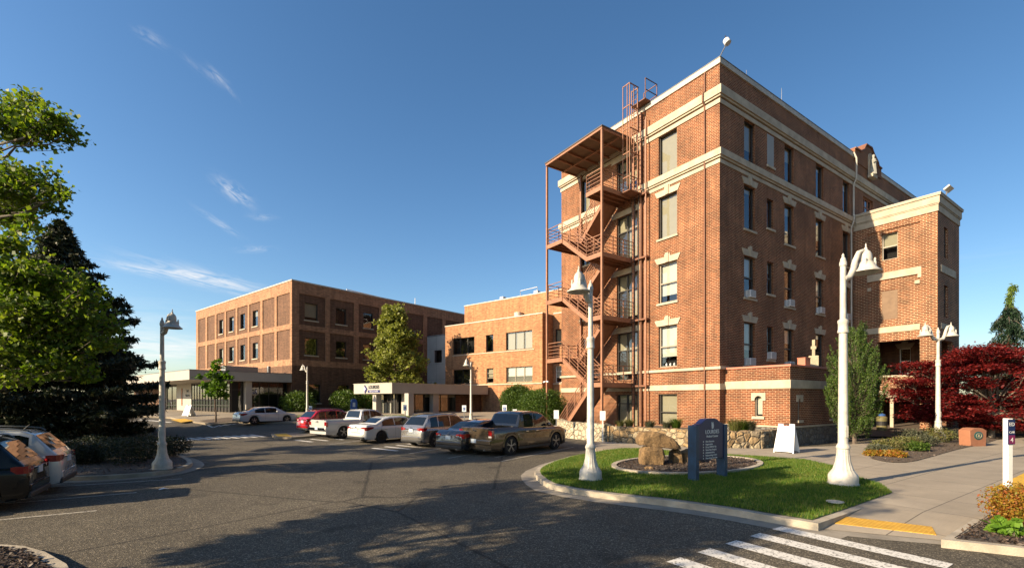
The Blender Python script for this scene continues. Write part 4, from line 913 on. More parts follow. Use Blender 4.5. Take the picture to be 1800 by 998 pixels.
def broadleaf(name, label, loc, trunk_h, clumps, leaf, lm, bark='bark', tr=.16, n_leaf=9000, twig=True, up=.3, group=None, lean=(0, 0), cat='tree', per_twig=26, top=None, rad=.55, aspect=.7):
    """clumps: (dx,dy,z,r). A limb runs to every clump, twigs fan out in it and the leaves sit along the twigs."""
    t = empty(name, label, cat, (loc[0], loc[1], loc[2] if len(loc) > 2 else g(loc[1])), 0, group)
    mb = MB(); zmax = max(c[2] for c in clumps); tz = top or zmax*.92
    tp = [Vector((lean[0]*s, lean[1]*s, tz*s))+Vector((random.uniform(-.08, .08), random.uniform(-.08, .08), 0))*tz*.12*(s > 0) for s in np.linspace(0, 1, 8)]
    tp[0] = Vector((0, 0, -.15)); mb.tube(tp, [tr*(1.25 if i == 0 else (1-.87*i/7)) for i in range(8)], 10)
    P = []; tot = sum(c[3]**2 for c in clumps)
    for (dx, dy, z, r) in clumps:
        zb = max(trunk_h, min(z-.35*math.hypot(dx, dy)-.2, tz*.97)); s = zb/tz; i = min(6, int(s*7)); base = tp[i].lerp(tp[i+1], s*7-i)
        br = crooked(base, (dx, dy, z), 5, .07); L = (br[-1]-br[0]).length; r0 = min(tr*.5, .018+.018*L)*(1-.4*s); mb.tube(br, [r0*(1-.78*k/5) for k in range(6)], 6)
        nt = max(5, int(n_leaf*(r*r/tot)/per_twig))
        for _ in range(nt):
            d = Vector(RNG.normal(size=3)).normalized(); d.z = d.z*.75+.12; a = br[random.choice((2, 3, 4, 4, 5, 5))].lerp(br[-1], random.random()*.6)
            e = Vector((dx, dy, z))+Vector((d.x*r, d.y*r, d.z*r*rad/.55*.8))*random.uniform(.55, 1.15)
            tw = crooked(a, e, 3, .10, .12)
            if twig: mb.tube(tw, [.010, .008, .006, .003], 3, cap=False)
            k = per_twig; tt = .35+.65*RNG.random(k)**.8
            for q in tt:
                j = min(2, int(q*3)); p = tw[j].lerp(tw[j+1], q*3-j); P.append((p.x+RNG.normal()*.11*r**.5, p.y+RNG.normal()*.11*r**.5, p.z+RNG.normal()*.09*r**.5))
    mb.build('trunk', MAT[bark], t, smooth=60); leaf_object('crown', P, leaf, lm, t, up=up, aspect=aspect)
    return t
def scatter_clumps(h0, h1, R_, n, r=(.7, 1.2), shape=None, sq=1.):
    out = []
    for i in range(n):
        s = (i+.5)/n; z = h0+(h1-h0)*s; w = R_*(shape(s) if shape else math.sin(math.pi*(.15+.8*s))**.6); a = i*2.399+random.uniform(-.4, .4); q = w*random.uniform(.45, 1)
        out.append((q*math.cos(a), q*math.sin(a)*sq, z+random.uniform(-.3, .3), random.uniform(*r)))
    return out
def conifer(name, label, loc, h, Rr, lm, n_whorl=26, per=9, size=.16, droop=.25, z0=.5, bark='bark', dens=1., tipup=.1, power=.85, seed=3, group=None):
    rnd = random.Random(seed); t = empty(name, label, 'tree', (loc[0], loc[1], g(loc[1])), 0, group); mb = MB()
    mb.tube([(0, 0, -.1), (0, 0, h*.5), (0, 0, h*.98)], [.03*h*.7, .017*h*.7, .01], 8); P = []
    for i in range(n_whorl):
        s = i/(n_whorl-1); z = z0+(h-z0)*s*.985; L = Rr*(1-s)**power*rnd.uniform(.74, 1.16)+.12; nb = max(4, int(per*(1-.4*s)))
        for k in range(nb):
            a = 2*math.pi*(k+rnd.random()*.6)/nb+i*.7; l = L*rnd.uniform(.72, 1.12); dz = -droop*l*rnd.uniform(.6, 1.3)
            pts = [Vector((math.cos(a)*l*q, math.sin(a)*l*q, z+dz*q**1.1+tipup*l*q*q+rnd.uniform(-.03, .03))) for q in (0, .3, .6, 1)]
            mb.tube(pts, [.012*h*.35*(1-s)+.012, .02, .012, .004], 4, cap=False)
            m = int((26+46*l)*dens); q = rnd.random
            qs = np.sqrt(RNG.random(m))*.9+.1; pr = np.array([pts[0].lerp(pts[-1], float(x)) for x in qs]); w = .30*l*(1.05-qs)*RNG.normal(size=m)+.05*RNG.normal(size=m)
            pr[:, 0] += -math.sin(a)*w; pr[:, 1] += math.cos(a)*w; pr[:, 2] += (tipup*l*qs*qs)-np.abs(w)*.25+RNG.normal(size=m)*.05; P.append(pr)
    mb.build('trunk', MAT[bark], t, smooth=60); leaf_object('crown', np.concatenate(P), size, lm, t, aspect=.32, up=.1, droop=(0, 0, -.15)); return t
def bush(name, label, loc, r, h, lm, n=2500, size=.07, cat='shrub', lumps=9, group=None, base=.0, up=.1, droop=None, stem='bark', aspect=.55):
    t = empty(name, label, cat, (loc[0], loc[1], loc[2] if len(loc) > 2 else g(loc[1])), random.uniform(0, 6), group); P = []; mb = MB()
    for i in range(lumps):
        a = i*2.4; q = r*.62*math.sqrt((i+.3)/lumps); z = base+(h-base)*(.62-.28*(q/r))+random.uniform(-.08, .08)*h; rr = r*random.uniform(.42, .6)
        c = (q*math.cos(a), q*math.sin(a), z); P.append(blob(c, (rr, rr, min(rr*1.1, (h-base)*.48)), n//lumps, .55)); mb.tube(crooked((0, 0, 0), c, 3, .05), [.03*h+.01, .02*h, .012, .006], 5)
    P.append(blob((0, 0, base+(h-base)*.42), (r*.9, r*.9, (h-base)*.46), n//3, .75)); P = np.concatenate(P); P = P[P[:, 2] > .02]
    mb.build('stem', MAT[stem], t, smooth=60); leaf_object('crown', P, size, lm, t, up=up, droop=droop, aspect=aspect); return t
def tuft(name, label, loc, r, h, lm, n=220, cat='ornamental grass', group=None):
    t = MB(); v = []
    for _ in range(n):
        a = random.uniform(0, 6.28); q = r*.3*random.random(); b = Vector((q*math.cos(a), q*math.sin(a), 0)); l = h*random.uniform(.6, 1.1); o = r*random.uniform(.4, 1.); w = .008
        m_ = b+Vector((math.cos(a)*o*.4, math.sin(a)*o*.4, l*.75)); e = b+Vector((math.cos(a)*o, math.sin(a)*o, l)); s = Vector((-math.sin(a), math.cos(a), 0))*w
        t.add([b-s, b+s, m_+s*.8, m_-s*.8, e], [(0, 1, 2, 3), (3, 2, 4)])
    o = t.build(name, MAT[lm]); o.location = loc; tag(o, label, cat, group); return o

# aspen at the left edge, spruce behind it
ax, ay = -15.3, 13.0
def wc(u, v, y): return ((u-U0)/FPX*y-ax, y-ay, H-(v-V0)/FPX*y)
cl = [(*wc(10, 215, 13), 1.0), (*wc(60, 230, 13), .75), (*wc(95, 205, 12.7), .55), (*wc(118, 235, 13), .5), (*wc(45, 185, 13.6), .55), (*wc(20, 330, 12.6), .95), (*wc(75, 320, 12.8), .65), (*wc(110, 335, 12.6), .42), (*wc(60, 350, 13.5), .5), (*wc(98, 372, 13), .3),
      (*wc(25, 430, 12.2), .55), (*wc(50, 395, 12.2), .35), (*wc(-60, 300, 13), 1.3), (*wc(-60, 440, 12), 1.3), (*wc(20, 500, 12.2), 1.0), (*wc(70, 545, 12.0), .8), (*wc(120, 560, 12.1), .8), (*wc(165, 560, 12.4), .55), (*wc(200, 572, 12.5), .35), (*wc(15, 590, 11.8), 1.0),
      (*wc(80, 620, 12), .8), (*wc(140, 610, 12.5), .65), (*wc(160, 655, 12.6), .4), (*wc(30, 655, 12.0), .7), (*wc(-60, 600, 12), 1.3), (*wc(110, 500, 12.3), .7), (*wc(150, 520, 12.2), .6), (*wc(60, 480, 12), .8), (*wc(115, 640, 12.2), .7), (*wc(180, 600, 12.4), .55), (*wc(40, 545, 11.8), .9), (-1.6, 1.2, 9.3, 1.3), (-2.2, -1.2, 7.4, 1.4), (-1.8, 1.5, 6, 1.4), (-1.2, 0, 10.9, .9), (-.6, 1.6, 8.2, 1.1)]
broadleaf('aspen_tree', 'bright green aspen whose loose leafy boughs reach in at the left edge', (ax, ay, 0), 2.4, cl, .105, 'leaf_aspen', 'bark_pale', .14, 36000, up=.1, top=10.6, per_twig=18, aspect=.85)
conifer('spruce_tree', 'tall dark spruce behind the two parked sport utility vehicles', (-26.9, 27.6), 13.0, 5.7, 'leaf_spruce', 34, 13, .22, .26, z0=.7, dens=2.6, power=.78, tipup=.12)
# trees left of the frame that shade the car park
SH = 'trees left of the car park that throw the long shadows'
def casting(x, y, h0, h1, Rr, n, nl, leaf=.16, tr=.2):
    return broadleaf('shade_tree', 'round leafy tree beyond the left edge of the car park', (x, y, 0), h0*.7, scatter_clumps(h0, h1, Rr, n), leaf, 'leaf_aspen', 'bark', tr, nl, group=SH, per_twig=24)
casting(-11.5, 2.2, 4.5, 9.4, 4.3, 42, 30000)
casting(-26.5, 11.5, 2.0, 9.5, 4.0, 26, 11000, .22)
casting(-21.5, 9.6, 1.6, 5.4, 3.6, 30, 16000, .2)
casting(-34, 17, 2., 11, 4.5, 22, 6000, .24)
# young maple by the pavilion, yellow-green tree, round bushes
x, y = at(379, 742, .12)
broadleaf('young_tree', 'small bright green street tree in front of the low pavilion', (x, y, g(y)+.12), 1.3, [(.1, 0, 4.3, .55), (-.2, .1, 3.6, .7), (.4, 0, 3.0, .8), (-.4, .2, 2.7, .7), (0, -.3, 2.3, .7), (.7, .2, 3.6, .5), (1.05, 0, 3.5, .4), (-.95, 0, 2.9, .4), (-1.3, 0, 3.5, .25), (.5, .3, 2.2, .6), (.15, 0, 4.75, .35)], .19, 'leaf_young', 'bark', .07, 1700, per_twig=12, aspect=.9)
tx, ty = GF.w(8.2, -7.0)
broadleaf('pear_tree', 'broad pyramid shaped yellow green tree behind the entrance canopy', (tx, ty), 1.6, scatter_clumps(2.6, 11.5, 3.9, 64, (.85, 1.25), lambda s: (1-s)**.75*.95+.08), .24, 'leaf_yellowgreen', 'bark', .2, 26000, per_twig=20)
for (u, v, Y, r, h, lab) in [(911, 0, 38.2, 1.65, 3.35, 'rounded green bush in front of the tan wing, left one of two'), (953, 0, 34.0, 1.75, 3.2, 'rounded green bush beside the fire escape post, right one of two')]:
    bush('round_bush', lab, ((u-U0)/FPX*Y, Y), r, h, 'leaf_bush', 26000, .085, lumps=20, group='clipped round bushes by the tan wing', base=.1)
for (u, Y, r, h) in [(524, 48.2, 1.7, 2.5), (607, 51.5, 1.9, 2.7), (655, 53, 1.6, 2.2)]:
    bush('hedge_shrub', {524: 'dark green shrub at the corner of the brown brick block', 607: 'dark green shrub under the lower windows of the brown brick block', 655: 'dark green shrub left of the entrance canopy'}[u], ((u-U0)/FPX*Y, Y), r, h, 'leaf_bush', 3000, .16, group='shrubs along the brown brick block')
# columnar cypress
def cypress():
    x, y = MF.w(3.3, -5.1); t = empty('cypress', 'bright green columnar cypress beside the shaded chapel wall', 'tree', (x, y, 0)); mb = MB(); mb.tube([(0, 0, 0), (0, 0, 5.2)], [.1, .02], 6)
    P = []
    for i in range(300):
        s = random.random(); z = .4+5.0*s; w = 1.28*((.42+.58*min(1, s/.42)) if s < .42 else (1-((s-.42)/.58)**1.7*.86)); a = random.uniform(0, 6.28); q = w*random.uniform(.55, .95)
        b = Vector((q*math.cos(a), q*math.sin(a), z)); d = Vector((math.cos(a)*.35, math.sin(a)*.35, .95)); L = random.uniform(.45, .85)
        k = 210; tt = RNG.random(k); rr = .12*(1-tt)+.02
        P.append(np.array(b)+np.outer(tt*L, np.array(d))+RNG.normal(size=(k, 3))*rr[:, None]*.6); mb.tube([(0, 0, z*.8), b, b+d*L*.8], [.015, .01, .004], 4, cap=False)
    P.append(blob((0, 0, 2.6), (.85, .85, 2.1), 12000, .6))
    mb.build('trunk', MAT['bark'], t); leaf_object('crown', np.concatenate(P), .06, 'leaf_cypress', t, up=-.3, droop=(0, 0, .8), aspect=.4)
cypress()
x, y = MF.w(1.15, -4.6); bush('dwarf_cypress', 'small upright green conifer just left of the tall white lamp post', ((1466-U0)/FPX*23.4, 23.4, 1.5), .30, 2.6, 'leaf_cypress', 1300, .09, base=.3, lumps=7)
# red japanese maples: flat layered sprays
def maple(name, lab, loc, layers, tr, nl, leaf=.12):
    t = empty(name, lab, 'tree', (*loc, 0), 0, 'red laceleaf maples by the porch'); mb = MB(); P = []
    mb.tube([(0, 0, -.1), (.05, 0, .8), (-.05, .1, 1.5)], [tr, tr*.85, tr*.7], 8)
    tot = sum(l[3]**2 for l in layers)
    for dx, dy, z, r in layers:
        br = crooked((0, .05, 1.1+random.random()*.4), (dx, dy, z-.12), 5, .10); mb.tube(br, [tr*.5, tr*.4, tr*.3, tr*.22, tr*.14, .012], 6)
        m = int(nl*r*r/tot)
        for k in range(max(3, int(m/60*1.35))):
            a = random.uniform(0, 6.28); q = r*math.sqrt(random.random()); c = np.array((dx+q*math.cos(a), dy+q*math.sin(a), z-.22*q*q/r+random.uniform(-.16, .16)))
            P.append(c+RNG.normal(size=(60, 3))*np.array((.32, .32, .055))); mb.tube(crooked(br[4], c, 3, .06), [.014, .01, .007, .003], 3, cap=False)
    mb.build('trunk', MAT['bark_pale'], t, smooth=60); leaf_object('crown', np.concatenate(P), leaf, 'leaf_maple', t, up=.75, aspect=.55)
def ml(u0, u1, v0, v1, Y, n, cx_, cy_, r=(.5, .95), dy=1.1):
    out = []
    for i in range(n):
        u = random.uniform(u0, u1); v = random.uniform(v0, v1); yy = Y+random.uniform(-dy, dy); out.append(((u-U0)/FPX*yy-cx_, yy-cy_, H-(v-V0)/FPX*yy, random.uniform(*r)))
    return out
m1 = (at(1641, 790).x*1.0, at(1641, 790).y); m1 = ((1641-U0)/FPX*27.3, 27.3)
maple('maple_tree', 'dark red laceleaf maple spreading in front of the brick porch', m1, ml(1610, 1690, 632, 665, 27.3, 13, *m1, dy=.8)+ml(1600, 1690, 690, 730, 27.3, 7, *m1, dy=.8)+ml(1590, 1680, 668, 715, 27.3, 15, *m1, dy=.8)+ml(1590, 1640, 715, 738, 27.3, 5, *m1, r=(.4, .6), dy=.8)+[((1583-U0)/FPX*27.3-m1[0], 0, H-(690-V0)/FPX*27.3, .55), ((1578-U0)/FPX*27.3-m1[0], 0, H-(665-V0)/FPX*27.3, .45)], .13, 22000)
m2 = ((1742-U0)/FPX*27.2, 27.2)
maple('maple_tree', 'largest dark red laceleaf maple filling the right edge behind the plinth', m2, ml(1655, 1740, 612, 650, 27.2, 10, *m2)+ml(1700, 1850, 606, 640, 27.2, 14, *m2)+ml(1660, 1880, 640, 700, 27.2, 22, *m2)+ml(1680, 1880, 695, 748, 27.2, 26, *m2)+ml(1690, 1860, 730, 755, 27.2, 8, *m2, r=(.4, .6))+[((1735-U0)/FPX*26.6-m2[0], 0, 5.35, .35), ((1715-U0)/FPX*26.6-m2[0], 0, 5.1, .5), ((1690-U0)/FPX*26.6-m2[0], 0, 4.9, .5)], .17, 44000)
m3 = ((1885-U0)/FPX*24, 24.)
maple('maple_tree', 'dark red laceleaf maple partly cut off by the right edge', m3, ml(1790, 1990, 620, 730, 24, 18, *m3), .15, 9000)
# weeping conifer at the right edge
def weeping():
    Y = 33.; X = (1772-U0)/FPX*Y; t = empty('weeping_conifer', 'narrow weeping conifer with a bent pale tip above the red maples', 'tree', (X, Y, 0)); mb = MB(); P = []
    tr_ = [(0, 0, 0), (0, 0, 5), (.05, 0, 8.2), (.12, 0, 9.6), (.32, 0, 10.35), (.55, 0, 10.2)]; mb.tube(tr_, [.2, .13, .08, .05, .03, .01], 8)
    for i in range(64):
        s = random.random()**1.3; z = 2.5+6.4*s; a = random.uniform(0, 6.28); L = (2.5*(1-s)**.8+.55)*random.uniform(.6, 1.1); pts = [Vector((math.cos(a)*L*q, math.sin(a)*L*q, z+L*(.30*q-1.0*q**2.6))) for q in (0, .25, .5, .75, 1)]
        mb.tube(pts, [.04, .03, .022, .015, .006], 4, cap=False)
        for q in np.linspace(.1, 1, 16):
            j = min(3, int(q*4)); p = pts[j].lerp(pts[j+1], q*4-j); k = 22; d = RNG.random(k)*random.uniform(.25, .75); P.append(np.array(p)+np.stack([RNG.normal(size=k)*.07, RNG.normal(size=k)*.07, -d], 1))
    P.append(blob((0, 0, 6), (.45, .45, 3.4), 2500, .4))
    mb.build('trunk', MAT['bark'], t); leaf_object('crown', np.concatenate(P), .17, 'leaf_weeping', t, droop=(0, 0, -1.2), aspect=.3)
    Q = [np.array(Vector(tr_[3]).lerp(Vector(tr_[4]), u)) for u in RNG.random(350)]+[np.array(Vector(tr_[2]).lerp(Vector(tr_[3]), .25+.75*u)) for u in RNG.random(600)]+[np.array(Vector(tr_[4]).lerp(Vector(tr_[5]), u)) for u in RNG.random(120)]
    Q = np.array(Q); Q += RNG.normal(size=Q.shape)*.085; leaf_object('growing_tip', Q, .17, 'leaf_tip', t, droop=(0, 0, -1.), aspect=.3)
weeping()
# background trees on the far right, seen only between the maples
broadleaf('park_tree', 'green tree far behind the red maples at the right', (44, 40, 0), 1.5, scatter_clumps(2, 6.2, 3.2, 14), .3, 'leaf_bush', 'bark', .2, 3500)
# dark shrubs of the left island, mixed low planting on the right
P_ = [(225, 815, .85, .9), (175, 812, .8, .75), (262, 805, .8, .9), (305, 800, .65, .8), (140, 815, .7, .7), (205, 800, .8, .75), (160, 795, .75, .7), (110, 806, .8, .7)]
LB = ['dark shrub left of the lamp foot in the kerbed island', 'dark low shrub near the tip of the white vehicle bumper', 'dark shrub just behind the left lamp foot', 'dark shrub right of the left lamp foot', 'dark shrub beside the white vehicle bumper', 'dark shrub in the middle of the left island', 'dark shrub at the back of the left island', 'dark shrub at the left end of the island']
for (u, v, r, h), lb in zip(P_, LB):
    x, y = at(u, v, .12); bush('low_shrub', lb, (x, y, .12), r, h, 'leaf_shrub_dark', 2600, .055, group='dark shrubs in the left island', lumps=7)
x, y = at(150, 790, .1); rk = MB()
def rock(seed, sx, sy, sz, n=26, name='boulder'):
    rd = random.Random(seed); bm = bmesh.new()
    for _ in range(n):
        d = Vector((rd.gauss(0, 1), rd.gauss(0, 1), rd.gauss(0, 1))).normalized(); m_ = max(abs(d.x), abs(d.y), abs(d.z)); d = d.lerp(d/m_, .72); bm.verts.new((d.x*sx/2, d.y*sy/2, d.z*sz/2))
    bmesh.ops.convex_hull(bm, input=bm.verts); bmesh.ops.delete(bm, geom=[v for v in bm.verts if not v.link_faces], context='VERTS')
    bmesh.ops.bevel(bm, geom=bm.edges[:], offset=.035*min(sx, sy, sz)/.7, segments=1, affect='EDGES'); bmesh.ops.triangulate(bm, faces=bm.faces)
    bmesh.ops.subdivide_edges(bm, edges=bm.edges[:], cuts=2, use_grid_fill=True)
    for v in bm.verts: v.co += v.normal*(noise.noise(v.co*4+Vector((seed, 0, 0)))*.035+noise.noise(v.co*14)*.012)
    me = bpy.data.meshes.new(name); bm.to_mesh(me); bm.free(); me.materials.append(MAT['rock']); boxuv(me); o = bpy.data.objects.new(name, me); COL.objects.link(o); return o
MX = [(1560, 790, .65, .45, 'leaf_mixed', 'pale dry tuft shrub at the front of the planting bed'), (1590, 785, .7, .5, 'leaf_mixed', 'straw coloured low shrub in the middle of the bed'), (1620, 783, .7, .55, 'leaf_bluegrey', 'grey green low shrub in front of the porch bed'), (1545, 796, .5, .35, 'leaf_bluegrey', 'small grey green shrub at the pointed end of the bed'),
      (1600, 778, .8, .7, 'leaf_bluegrey', 'taller grey green shrub behind the straw coloured ones'), (1645, 776, .8, .75, 'leaf_mixed', 'olive low shrub at the foot of the double lamp'), (1665, 772, .6, .6, 'leaf_bluegrey', 'grey green shrub left of the brick plinth'), (1572, 802, .4, .25, 'leaf_orange', 'small orange tinged ground plant at the bed edge'),
      (1535, 800, .35, .2, 'leaf_orange', 'tiny orange tinged plant at the bed point'), (1610, 792, .5, .4, 'leaf_bush', 'small green clump at the bed edge')]
for u, v, r, h, m_, lb in MX: x, y = at(u, v, .16); bush('low_shrub', lb, (x, y, .15), r, h, m_, 1500, .07, group='low shrubs in the porch bed', lumps=6)
x, y = at(1648, 766, .16); bush('flowering_plant', 'cream flowering plant at the foot of the double lamp', (x, y, .2), .35, .8, 'leaf_flower', 300, .08, lumps=5)
# bright shrubs at the lower right corner
x, y = at(1806, 922, .15); bush('barberry_shrub', 'low orange and green shrub at the lower right corner', (x+.02, y, .13), .56, .74, 'leaf_orange', 9000, .042, lumps=12)
x, y = at(1845, 925, .15); bush('barberry_shrub', 'low orange shrub cut off by the lower right corner', (x+.5, y-.3, .13), .7, .62, 'leaf_orange', 6500, .042, lumps=10)
x, y = at(1768, 936, .15); bush('creeping_plant', 'bright green broad leaved plant under the orange shrub', (x, y, .13), .24, .22, 'leaf_bright', 150, .10, lumps=5, aspect=.95)
x, y = at(1755, 915, .15); bush('creeping_plant', 'small red brown plant at the corner of the bark bed', (x+.12, y, .13), .16, .16, 'leaf_orange', 200, .045, lumps=4)
# mulch chips and lawn blades
def chips(name, poly, n, z, lab, size=.05, m='leaf_chip', up=.8):
    pts = [Vector((p[0], p[1])) for p in poly]; xs = [p.x for p in pts]; ys = [p.y for p in pts]; A = np.array([[p.x, p.y] for p in pts])
    Q = RNG.random((n*3, 2))*[max(xs)-min(xs), max(ys)-min(ys)]+[min(xs), min(ys)]; ins = np.zeros(len(Q), bool); j = len(A)-1
    for i in range(len(A)):
        c = ((A[i, 1] > Q[:, 1]) != (A[j, 1] > Q[:, 1])) & (Q[:, 0] < (A[j, 0]-A[i, 0])*(Q[:, 1]-A[i, 1])/(A[j, 1]-A[i, 1]+1e-12)+A[i, 0]); ins ^= c; j = i
    Q = Q[ins][:n]; return np.column_stack([Q, np.full(len(Q), z)])
for nm, poly, n, z in (('bark_chips', [p for p in BED_R if p.x < 12.5], 4500, .142), ('bark_chips', RING, 5200, .19), ('bark_chips', [p for p in px((-90, 955), (16, 964), (52, 974), (88, 996), (104, 1030), (-90, 1060), dz=.1)], 2500, .117), ('bark_chips', ISL, 5000, .137), ('bark_chips', BED_M, 3000, .17)):
    P = chips(nm, poly, n, z, ''); P[:, 2] += np.abs(RNG.normal(size=len(P)))*.015; tag(leaf_object(nm, P, .055, 'leaf_chip', None, up=.75, aspect=.5), None, None, None, 'stuff')
def grass():
    P = chips('g', LAWN, 150000, .152, ''); n = len(P); inr = np.zeros(n, bool); c = np.array([np.mean([p.x for p in RING]), np.mean([p.y for p in RING])]); ang = np.arctan2(P[:, 1]-c[1], P[:, 0]-c[0])
    RA = np.array([[math.atan2(p.y-c[1], p.x-c[0]), math.hypot(p.x-c[0], p.y-c[1])] for p in RING]); RA = RA[np.argsort(RA[:, 0])]; rr = np.interp(ang, RA[:, 0], RA[:, 1], period=2*math.pi)
    P = P[np.hypot(P[:, 0]-c[0], P[:, 1]-c[1]) > rr+.12]; n = len(P)
    a = RNG.random(n)*6.283; h = (.045+.035*RNG.random(n)); w = .0045+.003*RNG.random(n); s = np.column_stack([-np.sin(a)*w, np.cos(a)*w, np.zeros(n)]); tip = P+np.column_stack([np.cos(a)*h*.5*RNG.random(n), np.sin(a)*h*.5*RNG.random(n), h])
    v = np.stack([P-s, P+s, tip], 1).reshape(-1, 3).astype('f'); me = bpy.data.meshes.new('grass'); me.vertices.add(3*n); me.vertices.foreach_set('co', v.ravel()); me.loops.add(3*n); me.loops.foreach_set('vertex_index', np.arange(3*n, dtype='i'))
    me.polygons.add(n); me.polygons.foreach_set('loop_start', np.arange(0, 3*n, 3, dtype='i')); me.polygons.foreach_set('loop_total', np.full(n, 3, 'i')); me.materials.append(MAT['grass_blade']); me.update()
    o = bpy.data.objects.new('grass', me); COL.objects.link(o); o['kind'] = 'stuff'
grass()
# boulders
def put(o, u, v, dz, z, rz, lab, grp='standing boulders in the round bed'): x, y = at(u, v, dz); o.location = (x, y, z); o.rotation_euler = rz; tag(o, lab, 'boulder', grp); return o
def slab(outline, y0, y1, seed, lab):
    """a rough quarried block from its outline (x, z) and its two faces"""
    rd = random.Random(seed); bm = bmesh.new(); cx = sum(p[0] for p in outline)/len(outline); cz = sum(p[1] for p in outline)/len(outline)
    for y, k in ((y0, .80), (y0+.07, 1.), (y1-.12, .97), (y1, .72)):
        for x, z in outline: bm.verts.new((cx+(x-cx)*k+rd.uniform(-.03, .03), y+rd.uniform(-.04, .04), cz+(z-cz)*(k if z > cz else 1-(1-k)*.3)+rd.uniform(-.025, .025)))
    bmesh.ops.convex_hull(bm, input=bm.verts); bmesh.ops.delete(bm, geom=[v for v in bm.verts if not v.link_faces], context='VERTS')
    bmesh.ops.bevel(bm, geom=bm.edges[:], offset=.018, segments=1, affect='EDGES'); bmesh.ops.triangulate(bm, faces=bm.faces); bmesh.ops.subdivide_edges(bm, edges=bm.edges[:], cuts=3, use_grid_fill=True); bm.normal_update()
    for v in bm.verts: v.co += v.normal*(noise.noise(v.co*3+Vector((seed, 0, 0)))*.022+noise.noise(v.co*9)*.018+noise.noise(v.co*24)*.008)
    me = bpy.data.meshes.new('boulder'); bm.to_mesh(me); bm.free(); me.materials.append(MAT['rock']); me.polygons.foreach_set('use_smooth', [False]*len(me.polygons)); o = bpy.data.objects.new('boulder', me); o.scale = (.94, .85, .92); COL.objects.link(o)
    x, y = at(1160, 815, .19); o.location = (x, y, .19); tag(o, lab, 'boulder', 'standing boulders in the round bed'); return o
slab([(-.67, -.03), (-.68, .50), (-.55, .63), (-.2, .66), (.06, .60), (.12, .3), (.10, -.03)], -.25, .45, 1, 'square brown boulder at the left of the bark ring under the slab')
slab([(-.73, .68), (-.78, .90), (-.62, 1.14), (-.30, 1.20), (.06, 1.13), (.45, .95), (.73, .68), (.77, .54), (.5, .54), (-.05, .66)], -.15, .62, 4, 'long rusty brown slab leaning across the tops of the other boulders')
slab([(.52, -.03), (.50, .35), (.6, .50), (.82, .48), (.86, .2), (.88, -.03)], .15, .75, 6, 'dark boulder under the right end of the leaning slab')
slab([(.92, -.03), (.90, .38), (1.1, .50), (1.5, .42), (1.6, -.03)], .3, .8, 9, 'pale boulder half hidden behind the blue sign')
put(rock(21, .25, .2, .14), 1140, 823, .19, .2, (0, 0, 0), 'small pale stone at the front of the bark ring')
x, y = at(140, 800, .12); o = rock(31, .9, .7, .6); put(o, 150, 800, .12, .3, (0, 0, .3), 'reddish stone by the white vehicle bumper', 'stones in the left island')
# stone retaining walls with planting behind
def stone_wall(name, pts, h, th, m, lab, seed=0):
    bm = bmesh.new(); path = [Vector((p[0], p[1])) for p in pts]; L = [0]
    for a, b_ in zip(path[:-1], path[1:]): L.append(L[-1]+(b_-a).length)
    def at_s(s):
        for i in range(len(path)-1):
            if s <= L[i+1] or i == len(path)-2: t = (s-L[i])/(L[i+1]-L[i]); d = (path[i+1]-path[i]).normalized(); return path[i].lerp(path[i+1], t), Vector((-d.y, d.x))
    nS = int(L[-1]/.10); rows = []
    for i in range(nS+1):
        p, n_ = at_s(L[-1]*i/nS); hh = h*(1+.06*noise.noise(Vector((i*.25, seed, 0)))); col = []
        prof = [(0, -.1)]+[(0, hh*k/9) for k in range(1, 10)]+[(th*.33, hh+.02), (th*.66, hh+.02), (th, hh), (th, 0)]
        for (o_, z) in prof:
            q = Vector((p.x+n_.x*o_, p.y+n_.y*o_, z)); f = noise.cell(q*3.3+Vector((0, 0, seed))); dd = noise.noise(q*5+Vector((seed, 0, 0)))*.05 if 0 <= z else 0
            q += Vector((-n_.x, -n_.y, 0))*dd+Vector((0, 0, dd*.6 if z > hh*.9 else 0)); col.append(bm.verts.new(q))
        rows.append(col)
    for i in range(nS):
        for k in range(len(rows[0])-1): bm.faces.new((rows[i][k], rows[i+1][k], rows[i+1][k+1], rows[i][k+1]))
    bm.faces.new(rows[0][::-1]); bm.faces.new(rows[-1]); me = bpy.data.meshes.new(name); bm.to_mesh(me); bm.free(); me.materials.append(MAT[m]); o = bpy.data.objects.new(name, me); COL.objects.link(o); tag(o, lab, 'wall'); return o
w2 = [at(1065, 776.5), at(1140, 781.5), at(1218, 788.5), at(1280, 791), at(1342, 790.5), Vector(MF.w(.2, -3.1))]
stone_wall('stone_wall', [Vector(MF.w(-1.3, 12.6)), at(988, 768.5), at(1030, 773), at(1062, 777)], .97, .45, 'stone_pale', 'pale low stone wall between the fire escape foot and the parked pickup', 2)
stone_wall('stone_wall', w2, .86, .5, 'stone_rust', 'rusty brown stone retaining wall in front of the brick block', 5)
drape('planting_bed', [p+Vector((.35, .25)) for p in w2[:-1]]+[Vector(MF.w(.4, -3.0)), Vector(MF.w(0, 0)), Vector(MF.w(0, 4.2))], .70, 'soil')
